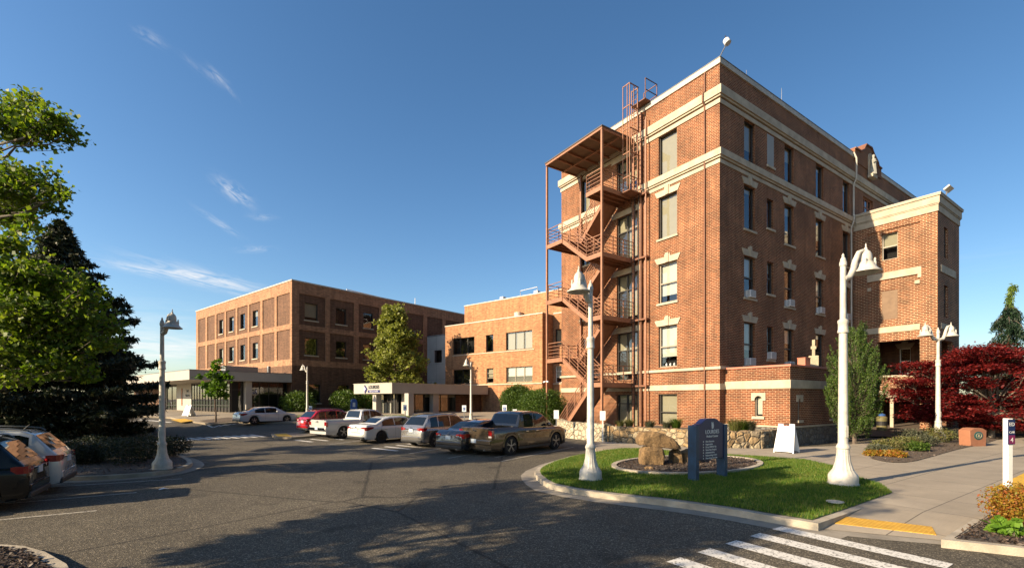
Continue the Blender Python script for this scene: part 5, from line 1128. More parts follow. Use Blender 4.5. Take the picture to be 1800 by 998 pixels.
for (u, v, r, h, m_, lb) in [(1106, 752, .35, .35, 'leaf_mixed', 'pale grass tuft on the stone wall near the fire escape'), (1090, 750, .3, .3, 'leaf_mixed', 'small dry grass tuft on the stone wall'), (1142, 751, .4, .3, 'leaf_bluegrey', 'grey low plant on the stone wall above the leaning slab'), (1188, 751, .42, .42, 'leaf_bush', 'green grass clump on the wall left of the blue sign'), (1172, 752, .3, .3, 'leaf_bluegrey', 'grey plant beside the green clump on the wall'),
                             (1292, 757, .5, .45, 'leaf_mixed', 'olive grass clump on the wall right of the blue sign'), (1318, 757, .4, .42, 'leaf_bluegrey', 'pale grass clump nearest the chapel corner'), (1305, 755, .4, .4, 'leaf_bush', 'green grass clump between the two pale ones')]:
    y_ = 25.4 if u < 1150 else (24.2 if u < 1250 else 22.2); y_ = y_-.0; tuft('ornamental_grass', lb, ((u-U0)/FPX*y_, y_, .74), r*1.35, h*1.5, m_, 420, group='grass clumps on the stone wall')
# low brick wall behind the maples
rw_ = MB(); rw_.box(0, 22, 0, .4, 0, 2.6); o = rw_.build('garden_wall', MAT['brick']); o.location = (*MF.w(17.8, -6.0), 0); o.location = (29.2, 30.0, 0); o.rotation_euler = (0, 0, R(-6)); tag(o, 'low red brick garden wall behind the red maples', 'wall')
# ------------------------------------------------ street lamps
def lamp(name, label, loc, s, rz, double=False, group='white bell shaped street lamps'):
    t = empty(name, label, 'street lamp', loc, rz, group, s); m = MAT['lamp_white']
    b = MB(); b.lathe([(.36, 0), (.36, .05), (.335, .07), (.335, .25), (.30, .30), (.22, .42), (.165, .62), (.14, .84), (.135, .95)], n=48, ripple=lambda j, i: (.045 if j % 3 == 0 else 0)*(1 if i >= 4 else 0)); b.build('base', m, t, smooth=35)
    b = MB(); b.lathe([(.135, .951), (.155, .955), (.16, 1.0), (.14, 1.05), (.122, 1.08), (.115, 1.10), (.094, 3.95), (.094, 3.96)], n=20, ripple=lambda j, i: -.04*(j % 2)*(i > 4)); b.build('lower_pole', m, t, smooth=50)
    b = MB(); b.box(-.045, .045, -.128, -.09, 1.25, 1.55); b.build('access_door', m, t, bevel=.006)
    b = MB()
    for q in range(4): b.lathe([(.03, 0), (.03, .04), (0, .045)], (.42*math.cos(q*1.571+.78), .42*math.sin(q*1.571+.78), -.02), 6)
    b.build('anchor_bolt', MAT['metal'], t); b = MB(); b.lathe([(.50, -.06), (.50, .0)], n=28); b.build('footing', MAT['kerb'], t)
    b = MB(); b.lathe([(.10, 3.961), (.122, 3.97), (.126, 4.02), (.112, 4.06), (.112, 4.2), (.126, 4.23), (.122, 4.29), (.074, 4.33)], n=20); b.build('collar', m, t, smooth=35)
    b = MB(); b.lathe([(.074, 4.33), (.068, 5.70), (.085, 5.72), (.085, 5.80), (.07, 5.84), (.06, 5.9), (.03, 5.95), (.035, 5.99), (0, 6.05)], n=16); b.build('upper_pole', m, t, smooth=35)
    for a in ((0, math.pi) if double else (0,)):
        mx = Matrix.Rotation(a, 4, 'Z') @ Matrix.Translation((.10 if double else 0, 0, 0))
        b = MB(); b.xf = mx; pts = [(-.08 if double else .02, 0, 5.38), (.16, 0, 5.42), (.26, 0, 5.58), (.34, 0, 5.86), (.44, 0, 6.08), (.56, 0, 6.13), (.64, 0, 6.10)]
        n = len(pts)
        b.tube(pts, [.085, .085, .08, .07, .06, .05, .035], 10); b.build('arm', m, t, smooth=60)
        b = MB(); b.xf = mx; c = (.64, 0, 0)
        b.lathe([(0, 6.34), (.018, 6.28), (.015, 6.23), (.035, 6.20), (.035, 6.16), (.05, 6.14), (.095, 6.10), (.128, 6.03), (.138, 5.96), (.135, 5.84), (.16, 5.835), (.165, 5.80), (.19, 5.79), (.205, 5.74), (.24, 5.67), (.29, 5.615), (.338, 5.585), (.338, 5.56), (.31, 5.565), (.19, 5.70), (.12, 5.85), (0, 5.88)], c, n=28)
        for q in (0, 1, 2, 3):
            an = math.pi/4+q*math.pi/2; b.lathe([(.03, 5.68), (.036, 5.80), (.022, 5.84), (.032, 5.88), (0, 5.93)], (.64+.19*math.cos(an), .19*math.sin(an), 0), 8)
        h = b.build('lamp_shade', m, t, smooth=38)
        b = MB(); b.xf = mx; b.lathe([(0, 5.60), (.06, 5.61), (.12, 5.64), (.15, 5.70)], (.64, 0, 0), 16); b.build('lens', MAT['lens_clear'], h, smooth=60)
    return t
x, y = at(1482, 852, .14); lamp('street_lamp', 'tallest white bell lamp at the right end of the lawn', (x, y, .14), .985, R(5))
x, y = at(1038, 843, .14); lamp('street_lamp', 'white bell lamp on the left tip of the lawn before the fire escape', (x, y, .14), .905, R(228))
x, y = at(285, 824, .12); lamp('street_lamp', 'shaded white bell lamp standing in the dark shrubs of the left island', (x, y, .12), .80, R(-23))
x, y = at(540, 733); lamp('street_lamp', 'small distant white lamp in front of the brown brick block', (x, y, g(y)), .745, R(165))
lamp('street_lamp', 'distant white lamp behind the cars before the tan wing', ((828-U0)/FPX*35.9, 35.9, g(35.9)), .805, R(232))
lamp('street_lamp', 'double armed white lamp between the two red maples', ((1649-U0)/FPX*24.5, 24.5, .16), .988, R(4), True)

# ------------------------------------------------ cars
def interp(x, t):
    for (a, p), (b, q) in zip(t[:-1], t[1:]):
        if x <= b: k = max(0, (x-a)/(b-a)) if b > a else 0; return p+(q-p)*k
    return t[-1][1]
TR = ('truck', 'long_truck')
SPEC = {
 'sedan': dict(L=4.85, W=1.83, wb=2.76, ro=1.08, wr=.335, deck=[(0, .80), (.06, .93), (.18, 1.02), (.75, 1.05), (1.3, .98), (3.3, .98), (4.2, .86), (4.65, .76), (4.80, .62), (4.85, .5)], cab=[(.62, 1.02), (1.35, 1.36), (1.75, 1.43), (2.5, 1.455), (2.95, 1.41), (3.75, .98)], belt=.95, roofw=.60, side=[(1.15, 1.95), (2.02, 2.95)], rear=(.78, 1.30), front=(3.02, 3.62), tail=(.74, .92, .52)),
 'suv': dict(L=4.60, W=1.85, wb=2.68, ro=.92, wr=.365, deck=[(0, .85), (.05, .98), (.12, 1.05), (.6, 1.06), (3.2, 1.04), (4.0, .98), (4.4, .86), (4.55, .70), (4.60, .5)], cab=[(.10, 1.03), (.55, 1.56), (.80, 1.65), (1.6, 1.695), (2.4, 1.67), (2.7, 1.60), (3.5, 1.04)], belt=1.02, roofw=.62, side=[(.62, 1.12), (1.20, 2.0), (2.07, 2.92)], rear=(.18, .52), front=(2.8, 3.4), tail=(.86, 1.02, .28)),
 'hatch': dict(L=4.45, W=1.82, wb=2.62, ro=.88, wr=.35, deck=[(0, .80), (.05, .92), (.12, 1.0), (.6, 1.02), (3.1, 1.0), (3.9, .93), (4.25, .82), (4.40, .66), (4.45, .5)], cab=[(.12, 1.0), (.62, 1.46), (.95, 1.54), (1.7, 1.58), (2.3, 1.55), (2.6, 1.47), (3.4, 1.0)], belt=.98, roofw=.60, side=[(.72, 1.15), (1.22, 1.95), (2.02, 2.82)], rear=(.20, .60), front=(2.7, 3.3), tail=(.80, 1.02, .30)),
 'long_truck': dict(L=5.85, W=1.98, wb=3.60, ro=1.22, wr=.39, deck=[(0, 1.12), (.04, 1.15), (2.2, 1.15), (2.35, 1.15), (4.6, 1.13), (5.3, 1.07), (5.65, .96), (5.8, .8), (5.85, .6)], cab=[(2.42, 1.12), (2.62, 1.66), (2.8, 1.76), (3.3, 1.79), (3.7, 1.76), (3.95, 1.68), (4.75, 1.10)], belt=1.10, roofw=.66, side=[(2.75, 3.2), (3.27, 4.15)], rear=(2.46, 2.62), front=(4.05, 4.65), tail=(.74, 1.06, .12), bed=(.07, 2.3, .62)),
 'truck': dict(L=5.35, W=1.97, wb=3.18, ro=1.18, wr=.40, deck=[(0, 1.16), (.04, 1.19), (1.55, 1.19), (1.70, 1.19), (4.1, 1.13), (4.8, 1.07), (5.15, .96), (5.3, .8), (5.35, .6)], cab=[(1.66, 1.16), (1.95, 1.72), (2.15, 1.80), (2.8, 1.83), (3.25, 1.80), (3.5, 1.72), (4.3, 1.12)], belt=1.12, roofw=.66, side=[(2.12, 2.75), (2.82, 3.7)], rear=(1.72, 1.93), front=(3.6, 4.2), tail=(.78, 1.10, .12), bed=(.07, 1.62, .62)),
}
def make_car(kind, label, paint, loc, rz, s=1., group=None, name='parked_car', cat='car', rim='rim', dirty=None, bars=False, plate=True, tailstyle='side', seed=0):
    S = SPEC[kind]; L, Wd, wr = S['L'], S['W'], S['wr']; hw = Wd/2; xr = S['ro']; xf = xr+S['wb']; pm = MAT[paint]
    t = empty(name, label, cat, loc, rz, group, s)
    bed = S.get('bed'); arch = wr+.055
    xs = sorted({*np.linspace(0, L, 26).round(4).tolist(), .04, .12, L-.05, L-.12, *[c+arch*math.sin(a) for c in (xr, xf) for a in np.linspace(-math.pi/2, math.pi/2, 13)], *([bed[0]-.005, bed[0], bed[1], bed[1]+.005] if bed else [])})
    mb = MB(); vs = []; fs = []
    for x in xs:
        zb = .22+.07*max(0, (.5-x)/.5)+.05*max(0, (x-L+.5)/.5)
        for c in (xr, xf):
            if abs(x-c) <= arch+1e-6: zb = max(zb, wr+math.sqrt(max(0, arch*arch-(x-c)**2))-.0)
        e = min(x, L-x); k = 1-.115*(1-min(1, e/(.34 if x > L/2 else .20)))**2.2*(1.5 if x > L/2 else 1); k -= .03*max(0, 1-e/1.0)
        dk = interp(x, S['deck']); sh = min(S['belt'], dk)-.02; w = hw*k
        if kind in TR and x < L/2: w = hw*(1-.03*(1-min(1, e/.12))**2)
        inb = bed and bed[0] <= x <= bed[1]; zi = bed[2] if inb else dk+.012
        ring = [(w*.70, zb), (w*.965, zb), (w*.985, zb+.05), (w*1.0, min(zb+.22, sh-.12)), (w*1.0, sh-.16), (w*.985, sh-.05), (w*.945, sh+.005 if dk-sh < .05 else sh+.01), (w*.90, dk-.004), (w*.865, dk), (w*.85 if inb else w*.80, zi), (0, zi+(.0 if inb else .016))]
        vs.append([(x-L/2, -a, z) for a, z in ring]+[(x-L/2, a, z) for a, z in ring[:-1][::-1]])
    n = len(vs[0]); flat = [p for r in vs for p in r]
    for i in range(len(xs)-1):
        for j in range(n-1): fs.append((i*n+j, (i+1)*n+j, (i+1)*n+j+1, i*n+j+1))
    fs.append(tuple(range(n))); fs.append(tuple((len(xs)-1)*n+j for j in range(n))[::-1])
    mb.add(flat, fs); mb.build('body', pm, t, smooth=32)
    # under body and wheel wells
    mb = MB(); mb.box(-L/2+.25, L/2-.25, -hw*.80, hw*.80, .20, .62)
    mb.build('underbody', MAT['plastic_black'], t)
    # cabin
    cab = S['cab']; c0, c1 = cab[0][0], cab[-1][0]; zt = max(z for _, z in cab); cx_ = sorted({*np.linspace(c0, c1, 30).round(4).tolist(), *[a for a, _ in cab]})
    wb_ = hw*.93; wt_ = wb_*S['roofw']/.62*.80
    def czt(x):
        z = interp(x, cab); return z
    def cw(z): f = max(0, min(1, (z-S['belt'])/(zt-S['belt']))); return wb_+(wt_-wb_)*f**1.15
    mb = MB(); V = []; base = S['belt']-.06
    for x in cx_:
        z = czt(x); r = [(cw(base), base), (cw(base+(z-base)*.5), base+(z-base)*.5), (cw(z-.05), max(base, z-.05)), (cw(z)*.955, z-.006), (cw(z)*.85, z+.012), (0, z+.028)]
        V.append([(x-L/2, -a, q) for a, q in r]+[(x-L/2, a, q) for a, q in r[:-1][::-1]])
    n = len(V[0]); mb.add([p for r in V for p in r], [(i*n+j, (i+1)*n+j, (i+1)*n+j+1, i*n+j+1) for i in range(len(cx_)-1) for j in range(n-1)]); mb.build('cabin', pm, t, smooth=40)
    # glass
    def pane(name_, quads): b = MB(); [b.quad(*q) for q in quads]; b.build(name_, MAT['car_glass'], t, smooth=50)
    for sd in (-1, 1):
        for (a, b_) in S['side']:
            qs = []; X = np.linspace(a, b_, 9)
            for u, v in zip(X[:-1], X[1:]):
                def col(x): zt_ = czt(x)-.085; zb_ = S['belt']+.03; return [(x-L/2, sd*(cw(z)+.006), z) for z in (zb_, (zb_+max(zt_, zb_+.02))/2, max(zt_, zb_+.02))]
                c1_, c2_ = col(u), col(v)
                for k in range(2): qs.append((c1_[k], c2_[k], c2_[k+1], c1_[k+1]))
            pane('side_window', qs)
        # dark trim round the glasshouse, sill, wheel-arch
        b = MB(); xa, xb = S['side'][0][0]-.05, S['side'][-1][1]+.05; b.tube([(x-L/2, sd*(cw(S['belt']+.015)+.004), S['belt']+.015) for x in np.linspace(xa, xb, 6)], .012, 5); b.build('window_trim', MAT['chrome' if kind in ('truck', 'long_truck', 'suv') else 'plastic_black'], t)
        b = MB(); b.box(xr+arch+.02-L/2, xf-arch-.02-L/2, sd*(hw-.012), sd*(hw+.006), .24, .33); b.build('side_skirt', MAT['plastic_black'] if kind in ('suv', 'hatch', 'truck', 'long_truck') else pm, t)
        b = MB()
        for xd in (S['side'][-1][0]-.035, S['side'][-1][1]+.12, S['side'][-2][0]+(.0 if kind != 'sedan' else -.12)):
            b.box(xd-L/2-.004, xd-L/2+.004, sd*(hw-.01), sd*(hw+.0012), .36, S['belt']-.10)
        b.build('door_gap', MAT['plastic_black'], t)
        b = MB()
        for (a, b_) in S['side'][-2:]: b.box(a+.02-L/2, a+.20-L/2, sd*(hw-.02), sd*(hw+.022), S['belt']-.16, S['belt']-.125)
        b.build('door_handle', MAT['chrome'] if kind in TR else pm, t, bevel=.006)
        b = MB(); xm = S['side'][-1][1]-.02-L/2; b.xf = Matrix.Translation((xm, sd*(hw+.09), S['belt']+.10)) @ Matrix.Diagonal((.6, 1.1, .75, 1)); b.lathe([(0, -.11), (.10, -.08), (.13, 0), (.10, .08), (0, .11)], n=12); b.xf = None; b.bar((xm, sd*(hw-.1), S['belt']+.04), (xm, sd*(hw+.05), S['belt']+.07), .05)
        b.build('wing_mirror', pm, t, smooth=60)
        if kind in ('suv', 'hatch', 'truck', 'long_truck'):
            for c in (xr, xf):
                b = MB(); A = np.linspace(-.05, math.pi+.05, 15); o1 = [(c+math.cos(a)*(arch-.005)-L/2, wr+math.sin(a)*(arch-.005)) for a in A]; o2 = [(c+math.cos(a)*(arch+.055)-L/2, wr+math.sin(a)*(arch+.055)) for a in A]
                for k in range(14): b.quad(*[(p[0], sd*(hw+.008), p[1]) for p in (o1[k], o1[k+1], o2[k+1], o2[k])]); b.quad((o2[k][0], sd*(hw+.008), o2[k][1]), (o2[k+1][0], sd*(hw+.008), o2[k+1][1]), (o2[k+1][0], sd*(hw-.02), o2[k+1][1]), (o2[k][0], sd*(hw-.02), o2[k][1]))
                b.build('wheel_arch', MAT['plastic_black'] if kind not in TR else pm, t)
        # lights
        z0, z1, wx = S['tail']; b = MB()
        if kind in TR:
            b.box(-L/2-.012, -L/2+.13, sd*(hw-.20), sd*(hw+.004), z0+.02, z1)
        else:
            pts = [(-L/2-.006+.02, hw*.50), (-L/2-.004+.02, hw*.72), (-L/2+.03, hw*.86), (-L/2+.10, hw*.935), (-L/2+.20, hw*.975), (-L/2+wx, hw*1.0)]
            n_ = len(pts); low = [z0+.05, z0, z0-.01, z0-.01, z0, z1-.08]; hi = [z1-.03, z1, z1, z1, z1+.01, z1]
            for k in range(n_-1):
                a, c = pts[k], pts[k+1]; o_ = .016
                b.quad((a[0]-o_, sd*(a[1]+o_*.6), low[k]), (c[0]-o_*.4, sd*(c[1]+o_*.8), low[k+1]), (c[0]-o_*.4, sd*(c[1]+o_*.8), hi[k+1]), (a[0]-o_, sd*(a[1]+o_*.6), hi[k]))
        b.build('tail_light', MAT['tail_red'], t, smooth=30, bevel=.008 if kind in TR else None)
        b = MB(); b.box(-L/2-.012, -L/2+.05, sd*hw*.55, sd*hw*.70, z0+.08, z1-.07) if kind not in TR else b.box(-L/2-.014, -L/2+.1, sd*(hw-.19), sd*(hw-.02), z0+.02, z0+.09); b.build('reversing_light', MAT['lens_clear'], t)
        b = MB(); zf = interp(L-.25, S['deck'])-.14; b.box(L/2-.42, L/2-.045, sd*hw*.62, sd*hw*.93, zf-.08, zf+.06); b.build('headlight', MAT['lens_clear'], t, bevel=.03)
        for c in (xr, xf):
            w = MB(); rx = Matrix.Rotation(R(90), 4, 'X'); y_ = sd*(hw-.125); pr = [(wr-.13, -.11), (wr-.035, -.115), (wr-.005, -.09), (wr, -.05), (wr, .05), (wr-.005, .09), (wr-.035, .115), (wr-.13, .11)]
            w.lathe(pr, (c-L/2, y_, wr), 30, rx.to_3x3()); wo = w.build('wheel', MAT['tyre'], t, smooth=40)
            q = MB(); yy = y_+sd*.105; q.lathe([(wr-.115, -.012), (wr-.12, .01)], (c-L/2, yy, wr), 30, rx.to_3x3(), cap=False)
            q.lathe([(0, .0), (.055, .0), (.06, .02), (0, .03)] if sd < 0 else [(0, -.03), (.06, -.02), (.055, 0), (0, 0)], (c-L/2, yy, wr), 12, rx.to_3x3())
            for k in range(5):
                for da in (-.13, .13):
                    a = 2*math.pi*k/5+.3; p0 = (c-L/2+math.cos(a)*.04, yy, wr+math.sin(a)*.04); p1 = (c-L/2+math.cos(a+da)*(wr-.12), yy, wr+math.sin(a+da)*(wr-.12)); q.bar(p0, p1, .022, .045, up=(0, 1, 0))
            A = np.linspace(0, 2*math.pi, 25)
            for a, b_ in zip(A[:-1], A[1:]):
                r1, r2 = wr-.135, wr-.105; q.quad(*[(c-L/2+math.cos(u)*r, yy, wr+math.sin(u)*r) for u, r in ((a, r1), (b_, r1), (b_, r2), (a, r2))])
            q.build('rim', MAT[rim], wo, smooth=30); q = MB(); q.lathe([(0, 0), (wr-.12, 0)], (c-L/2, y_+sd*.05, wr), 20, rx.to_3x3()); q.build('brake_disc', MAT['dark_metal'], wo)
    def topstrip(x0, x1, wf, name_, n_=6):
        qs = []; X = np.linspace(x0, x1, n_)
        for u, v in zip(X[:-1], X[1:]):
            def rowp(x): z = czt(x); w0 = cw(z)*.84*wf; return [(x-L/2, y, z+.036-(abs(y)/max(.01, cw(z)))**2*.016) for y in (-w0, -w0/2, 0, w0/2, w0)]
            a, b_ = rowp(u), rowp(v)
            for k in range(4): qs.append((a[k], b_[k], b_[k+1], a[k+1]))
        pane(name_, qs)
    topstrip(*S['rear'], 1., 'rear_window'); topstrip(*S['front'], 1., 'windscreen')
    # rear end
    zbp = .40 if kind not in TR else .55; b = MB()
    if kind in TR:
        b.box(-L/2-.10, -L/2+.06, -hw*.97, hw*.97, .50, .70); b.build('rear_bumper', MAT['chrome'] if paint == 'paint_silverwhite' else pm, t, bevel=.03)
        b = MB(); b.box(-L/2-.014, -L/2+.02, -hw+.215, hw-.215, .735, 1.175); b.build('tailgate', pm, t, bevel=.012); b = MB(); b.box(-L/2-.02, -L/2-.012, -.10, .10, 1.04, 1.10); b.build('tailgate_handle', MAT['plastic_black'], t)
        b = MB(); b.box(bed[0]-L/2+.01, bed[1]-L/2-.01, -hw*.845, hw*.845, bed[2]+.005, bed[2]+.03); b.build('bed_liner', MAT['plastic_black'], t)
        zp = .58; xp = -L/2-.104
    else:
        b.box(-L/2-.035, -L/2+.16, -hw*.86, hw*.86, .27, .40); b.build('rear_bumper', MAT['plastic_black'], t, bevel=.025)
        b = MB(); b.box(-L/2-.028, -L/2+.10, -hw*.82, hw*.82, .42, .58); b.build('bumper_cover', pm, t, bevel=.03)
        b = MB(); b.box(-L/2-.012, -L/2+.02, -hw*.44, hw*.44, z1-.10, z1-.07); b.build('boot_trim', MAT['chrome'], t); zp = z0-.05; xp = -L/2-.014
        b = MB(); b.box(-L/2-.008, -L/2+.02, -hw*.46, hw*.46, .60, .612); b.build('boot_gap', MAT['plastic_black'], t)
    b = MB(); b.box(xp-.012, xp+.01, -.055, .055, z1-.03, z1+.015); b.build('badge', MAT['chrome'], t, bevel=.005)
    if plate: b = MB(); b.box(xp-.008, xp+.02, -.155, .155, zp-.02, zp+.14); b.build('licence_plate', MAT['plate'], t)
    b = MB(); b.tube([(-L/2-.03, -hw*.55, .27), (-L/2+.25, -hw*.55, .27)], .035, 10); b.build('exhaust', MAT['metal'], t)
    b = MB(); b.box(L/2-.06, L/2+.012, -hw*.45, hw*.45, .42, .62); b.build('grille', MAT['plastic_black'], t)
    if bars:
        for sd in (-1, 1):
            b = MB(); X = np.linspace(cab[1][0]+.15, cab[-2][0]-.1, 7); pts = [(x-L/2, sd*cw(czt(x))*.86, czt(x)+.075) for x in X]; pts = [(pts[0][0]-.1, pts[0][1], pts[0][2]-.07)]+pts+[(pts[-1][0]+.1, pts[-1][1], pts[-1][2]-.07)]; b.tube(pts, .02, 6); b.build('roof_bar', MAT['metal'], t, smooth=60)
    b = MB(); xa = cab[2][0]-L/2+.1; b.tube([(xa, 0, czt(cab[2][0]+.1)+.02), (xa-.12, 0, czt(cab[2][0]+.1)+.16)], [.012, .004], 5); b.build('aerial', MAT['plastic_black'], t)
    return t
def place(kind, label, paint, u, v, rz, s, side=-1, **k):
    """u,v: where the near rear tyre meets the ground"""
    S = SPEC[kind]; P = at(u, v); a = R(rz); h = Vector((math.cos(a), math.sin(a))); rt = Vector((h.y, -h.x))
    lx = S['ro']-S['L']/2; c = P-h*lx*s-(rt if side < 0 else -rt)*(S['W']/2-.05)*s
    return make_car(kind, label, paint, (c.x, c.y, g(c.y)), a, s, **k)
GC = 'cars parked nose-in in front of the tan wing'
place('truck', 'brown crew cab pickup nearest the lawn with its tailgate facing out', 'paint_brown', 897.5, 799.5, 48, .985, group=GC, cat='pickup truck', name='parked_pickup')
place('sedan', 'dark grey sedan half hidden left of the brown pickup', 'paint_dark', 843, 797, 52, .97, group=GC)
place('suv', 'silver crossover with a blue tinted rear window beside the dark sedan', 'paint_silver', 766, 785, 52, .94, group=GC, bars=True)
place('sedan', 'white sedan with dark wheels between the white pickup and the silver crossover', 'paint_white', 671, 778.3, 52, .96, group=GC, rim='rim_dark')
place('long_truck', 'white pickup with an open bed behind the white sedan', 'paint_silverwhite', 604, 770.5, 52, .93, group=GC, cat='pickup truck', name='parked_pickup')
place('hatch', 'bright red crossover farthest left in the row of parked cars', 'paint_red', 566, 763.8, 52, .97, group=GC, bars=True)
place('sedan', 'white sedan parked alone by the low pavilion', 'paint_white', 447, 747.5, 51, .89)
place('suv', 'black sport utility vehicle cut off by the left edge', 'paint_black', -53, 906, 213, .91, side=1, bars=True)
place('suv', 'white sport utility vehicle parked behind the black one', 'paint_silverwhite', 19, 874, 213, .94, side=1, bars=True)

# ------------------------------------------------ signs and small things
def sign_board():
    A = at(1223, 845, .15); B_ = at(1273, 837, .15); d = (B_-A).normalized(); ang = math.atan2(d.y, d.x); L = (B_-A).length; c = (A+B_)/2
    t = empty('directory_sign', 'dark blue directory sign on two square posts in the lawn', 'sign', (c.x, c.y, .14), ang); hw = L/2
    H0 = H+(-(735-V0))/FPX*c.y-.14; zb_ = H-(806-V0)/FPX*c.y-.14; zs = H-(746-V0)/FPX*c.y-.14
    for x in (-hw, hw): b = MB(); b.box(x-.07, x+.07, -.06, .20, 0, zs-.005); b.build('post', MAT['blue_post'], t, bevel=.012)
    x1 = hw-.075; z1 = zs+.02; pl = [(-x1, zb_), (x1, zb_), (x1, z1)]
    pl += [(x1-.04-(x1-.22)*q, z1+(H0-z1)*(3*q*q-2*q**3)) for q in (.0, .25, .5, .75, 1)]+[(-x1+.04+(x1-.22)*q, z1+(H0-z1)*(3*q*q-2*q**3)) for q in (1, .75, .5, .25, 0)]+[(-x1, z1)]
    b = MB(); b.prism([(x, -.03, z) for x, z in pl], (0, .20, 0)); b.build('sign_panel', MAT['blue_sign'], t, bevel=.01)
    k = (H0-zb_)/1.35; rot = (R(90), 0, 0); M_ = MAT['letters']; y = -.034; W_ = 2*x1
    def tx(s, size, x, z, align='LEFT', sx=1.): return text_mesh(s, size, 'lettering', M_, t, (x, y, z), rot, .003, align, bold=.001, sx=sx)
    tx('LOURDES', .185*k, .0+.04, H0-.50*k, 'CENTER', W_*.70/(.80*k)*.78); tx('Medical Center', .105*k, .04, H0-.62*k, 'CENTER')
    for i, s in enumerate(('Main Entrance', 'Registration', 'Drop-Off/Pick-Up', 'Same Day Surgery', 'Administration', 'Pulmonology Clinic', 'Neurology Services')):
        z = H0-.78*k-.092*k*i; tx(s, .082*k, -x1*.46, z); b = MB(); b.prism([(-x1*.66, y, z), (-x1*.66+.045, y, z+.025), (-x1*.66, y, z+.05)], (0, -.004, 0)); b.build('arrow_mark', M_, t)
    b = MB()
    for s_ in (0, 1, 2): b.prism([(.04+.05*math.sin(a)*(1-.3*s_)-.02*(s_-1), y-.001*s_, H0-.24*k+.02*s_+(.085-.02*s_)*math.cos(a)) for a in np.linspace(0, 6.0, 9)], (0, -.002, 0)) if s_ == 0 else b.bar((.04+.015*(s_*2-3), y-.003, H0-.33*k), (.04+.03*(s_*2-3), y-.003, H0-.12*k), .012)
    b.build('crest', M_, t)
sign_board()
def aframe(name, lab, u0, v0, u1, v1, h, leanw=.34, ground=.144):
    A, B_ = at(u0, v0, ground), at(u1, v1, ground); d = (B_-A).normalized(); L = (B_-A).length; c = (A+B_)/2; t = empty(name, lab, 'sign', (c.x, c.y, g(c.y)+ground), math.atan2(d.y, d.x)); w = L/2
    for s, nm in ((1, 'front_board'), (-1, 'back_board')):
        b = MB(); y0, y1 = -leanw*s+leanw, leanw; pl = lambda x, z: (x, (leanw-leanw*s*(1-z/h)), z)
        b.prism([pl(-w, 0), pl(-w*.86, 0), pl(-w*.86, .05), pl(w*.86, .05), pl(w*.86, 0), pl(w, 0), pl(w*.80, h), pl(w*.3, h), pl(w*.28, h-.09), pl(-w*.28, h-.09), pl(-w*.3, h), pl(-w*.80, h)], (0, .03*s, 0)); b.build(nm, MAT['sign_white'], t, bevel=.006)
    b = MB(); q = lambda x, z: (x, -.004+leanw*z/h, z); b.quad(q(-w*.72, .14), q(w*.72, .14), q(w*.62, h-.22), q(-w*.62, h-.22)); b.build('poster', MAT['sign_pale_blue'], t)
    b = MB(); b.bar((-w*.4, leanw, h-.02), (w*.4, leanw, h-.02), .04); b.build('handle', MAT['plastic_black'], t)
mat('sign_pale_blue', (.62, .74, .80), .5, vary=.08, vscale=3)
aframe('a_frame_sign', 'large white sandwich board on the walk at the chapel corner', 1359, 794, 1395, 797, 1.18)
aframe('a_frame_sign', 'small distant white sandwich board by the pavilion door', 319, 730.5, 330, 732, 1.0, ground=.12)
def parking_sign(lab, u, vt, Y, z0=0., sym=True, post='metal', w=.30, hh=.46, name='parking_sign'):
    X = (u-U0)/FPX*Y; zt = H-(vt-V0)/FPX*Y; t = empty(name, lab, 'sign', (X, Y, g(Y)+z0), math.atan2(X, -Y)*0+R(-8)); b = MB(); h = zt-g(Y)-z0; b.box(-.03, .03, 0, .05, 0, h-.02); b.build('post', MAT[post], t)
    b = MB(); b.box(-w/2, w/2, -.025, -.002, h-hh, h); b.build('sign_plate', MAT['sign_white'], t, bevel=.008)
    if sym:
        b = MB(); b.box(-w*.30, w*.30, -.030, -.0255, h-hh*.80, h-hh*.30); b.build('symbol_panel', MAT['sign_blue'], t); b = MB(); b.lathe([(.02, 0), (.0, .02)], (0, -.033, h-hh*.38), 8)
        A = np.linspace(.5, 5.3, 10); b.tube([(.055*math.cos(a), -.033, h-hh*.62+.055*math.sin(a)) for a in A], .009, 4); b.bar((0, -.033, h-hh*.42), (.0, -.033, h-hh*.6), .018); b.build('wheelchair_symbol', MAT['sign_white'], t)
SG = 'accessible parking signs'
for u, vt, Y, lab in [(816, 712, 33.5, 'white accessible parking sign behind the silver crossover'), (887, 711.5, 31, 'white accessible parking sign above the brown pickup roof'), (905, 719, 33, 'lower white parking sign seen over the brown pickup cab'), (712, 711, 37, 'white accessible parking sign against the entrance column'), (546, 713, 39.5, 'small white parking sign beside the distant lamp')]:
    parking_sign(lab, u, vt, Y)
parking_sign('white parking sign between the brown pickup nose and the stone wall', 978, 720.5, 26.8, sym=False, w=.29, hh=.5)
parking_sign('white sign on a white post at the kerb in front of the stone wall', 1059.5, 722, 25.0, sym=False, post='white_paint', w=.30, hh=.5)
Y = 37.5; X = (622-U0)/FPX*Y; t = empty('information_sign', 'small blue information sign behind the parked red crossover', 'sign', (X, Y, g(Y)), R(30)); b = MB(); b.box(-.22, .22, -.06, .06, .75, 1.75); b.prism([(-.22, -.06, 1.75), (0, -.06, 1.86), (.22, -.06, 1.75)], (0, .12, 0)); b.build('sign_panel', MAT['sign_blue'], t)
for x in (-.22, .22): b = MB(); b.box(x-.04, x+.04, -.05, .05, 0, 1.5 if x < 0 else 1.6); b.build('post', MAT['sign_blue'], t)
b = MB(); b.box(-.1, .1, -.066, -.061, 1.2, 1.55); b.build('arrow_mark', MAT['letters'], t)
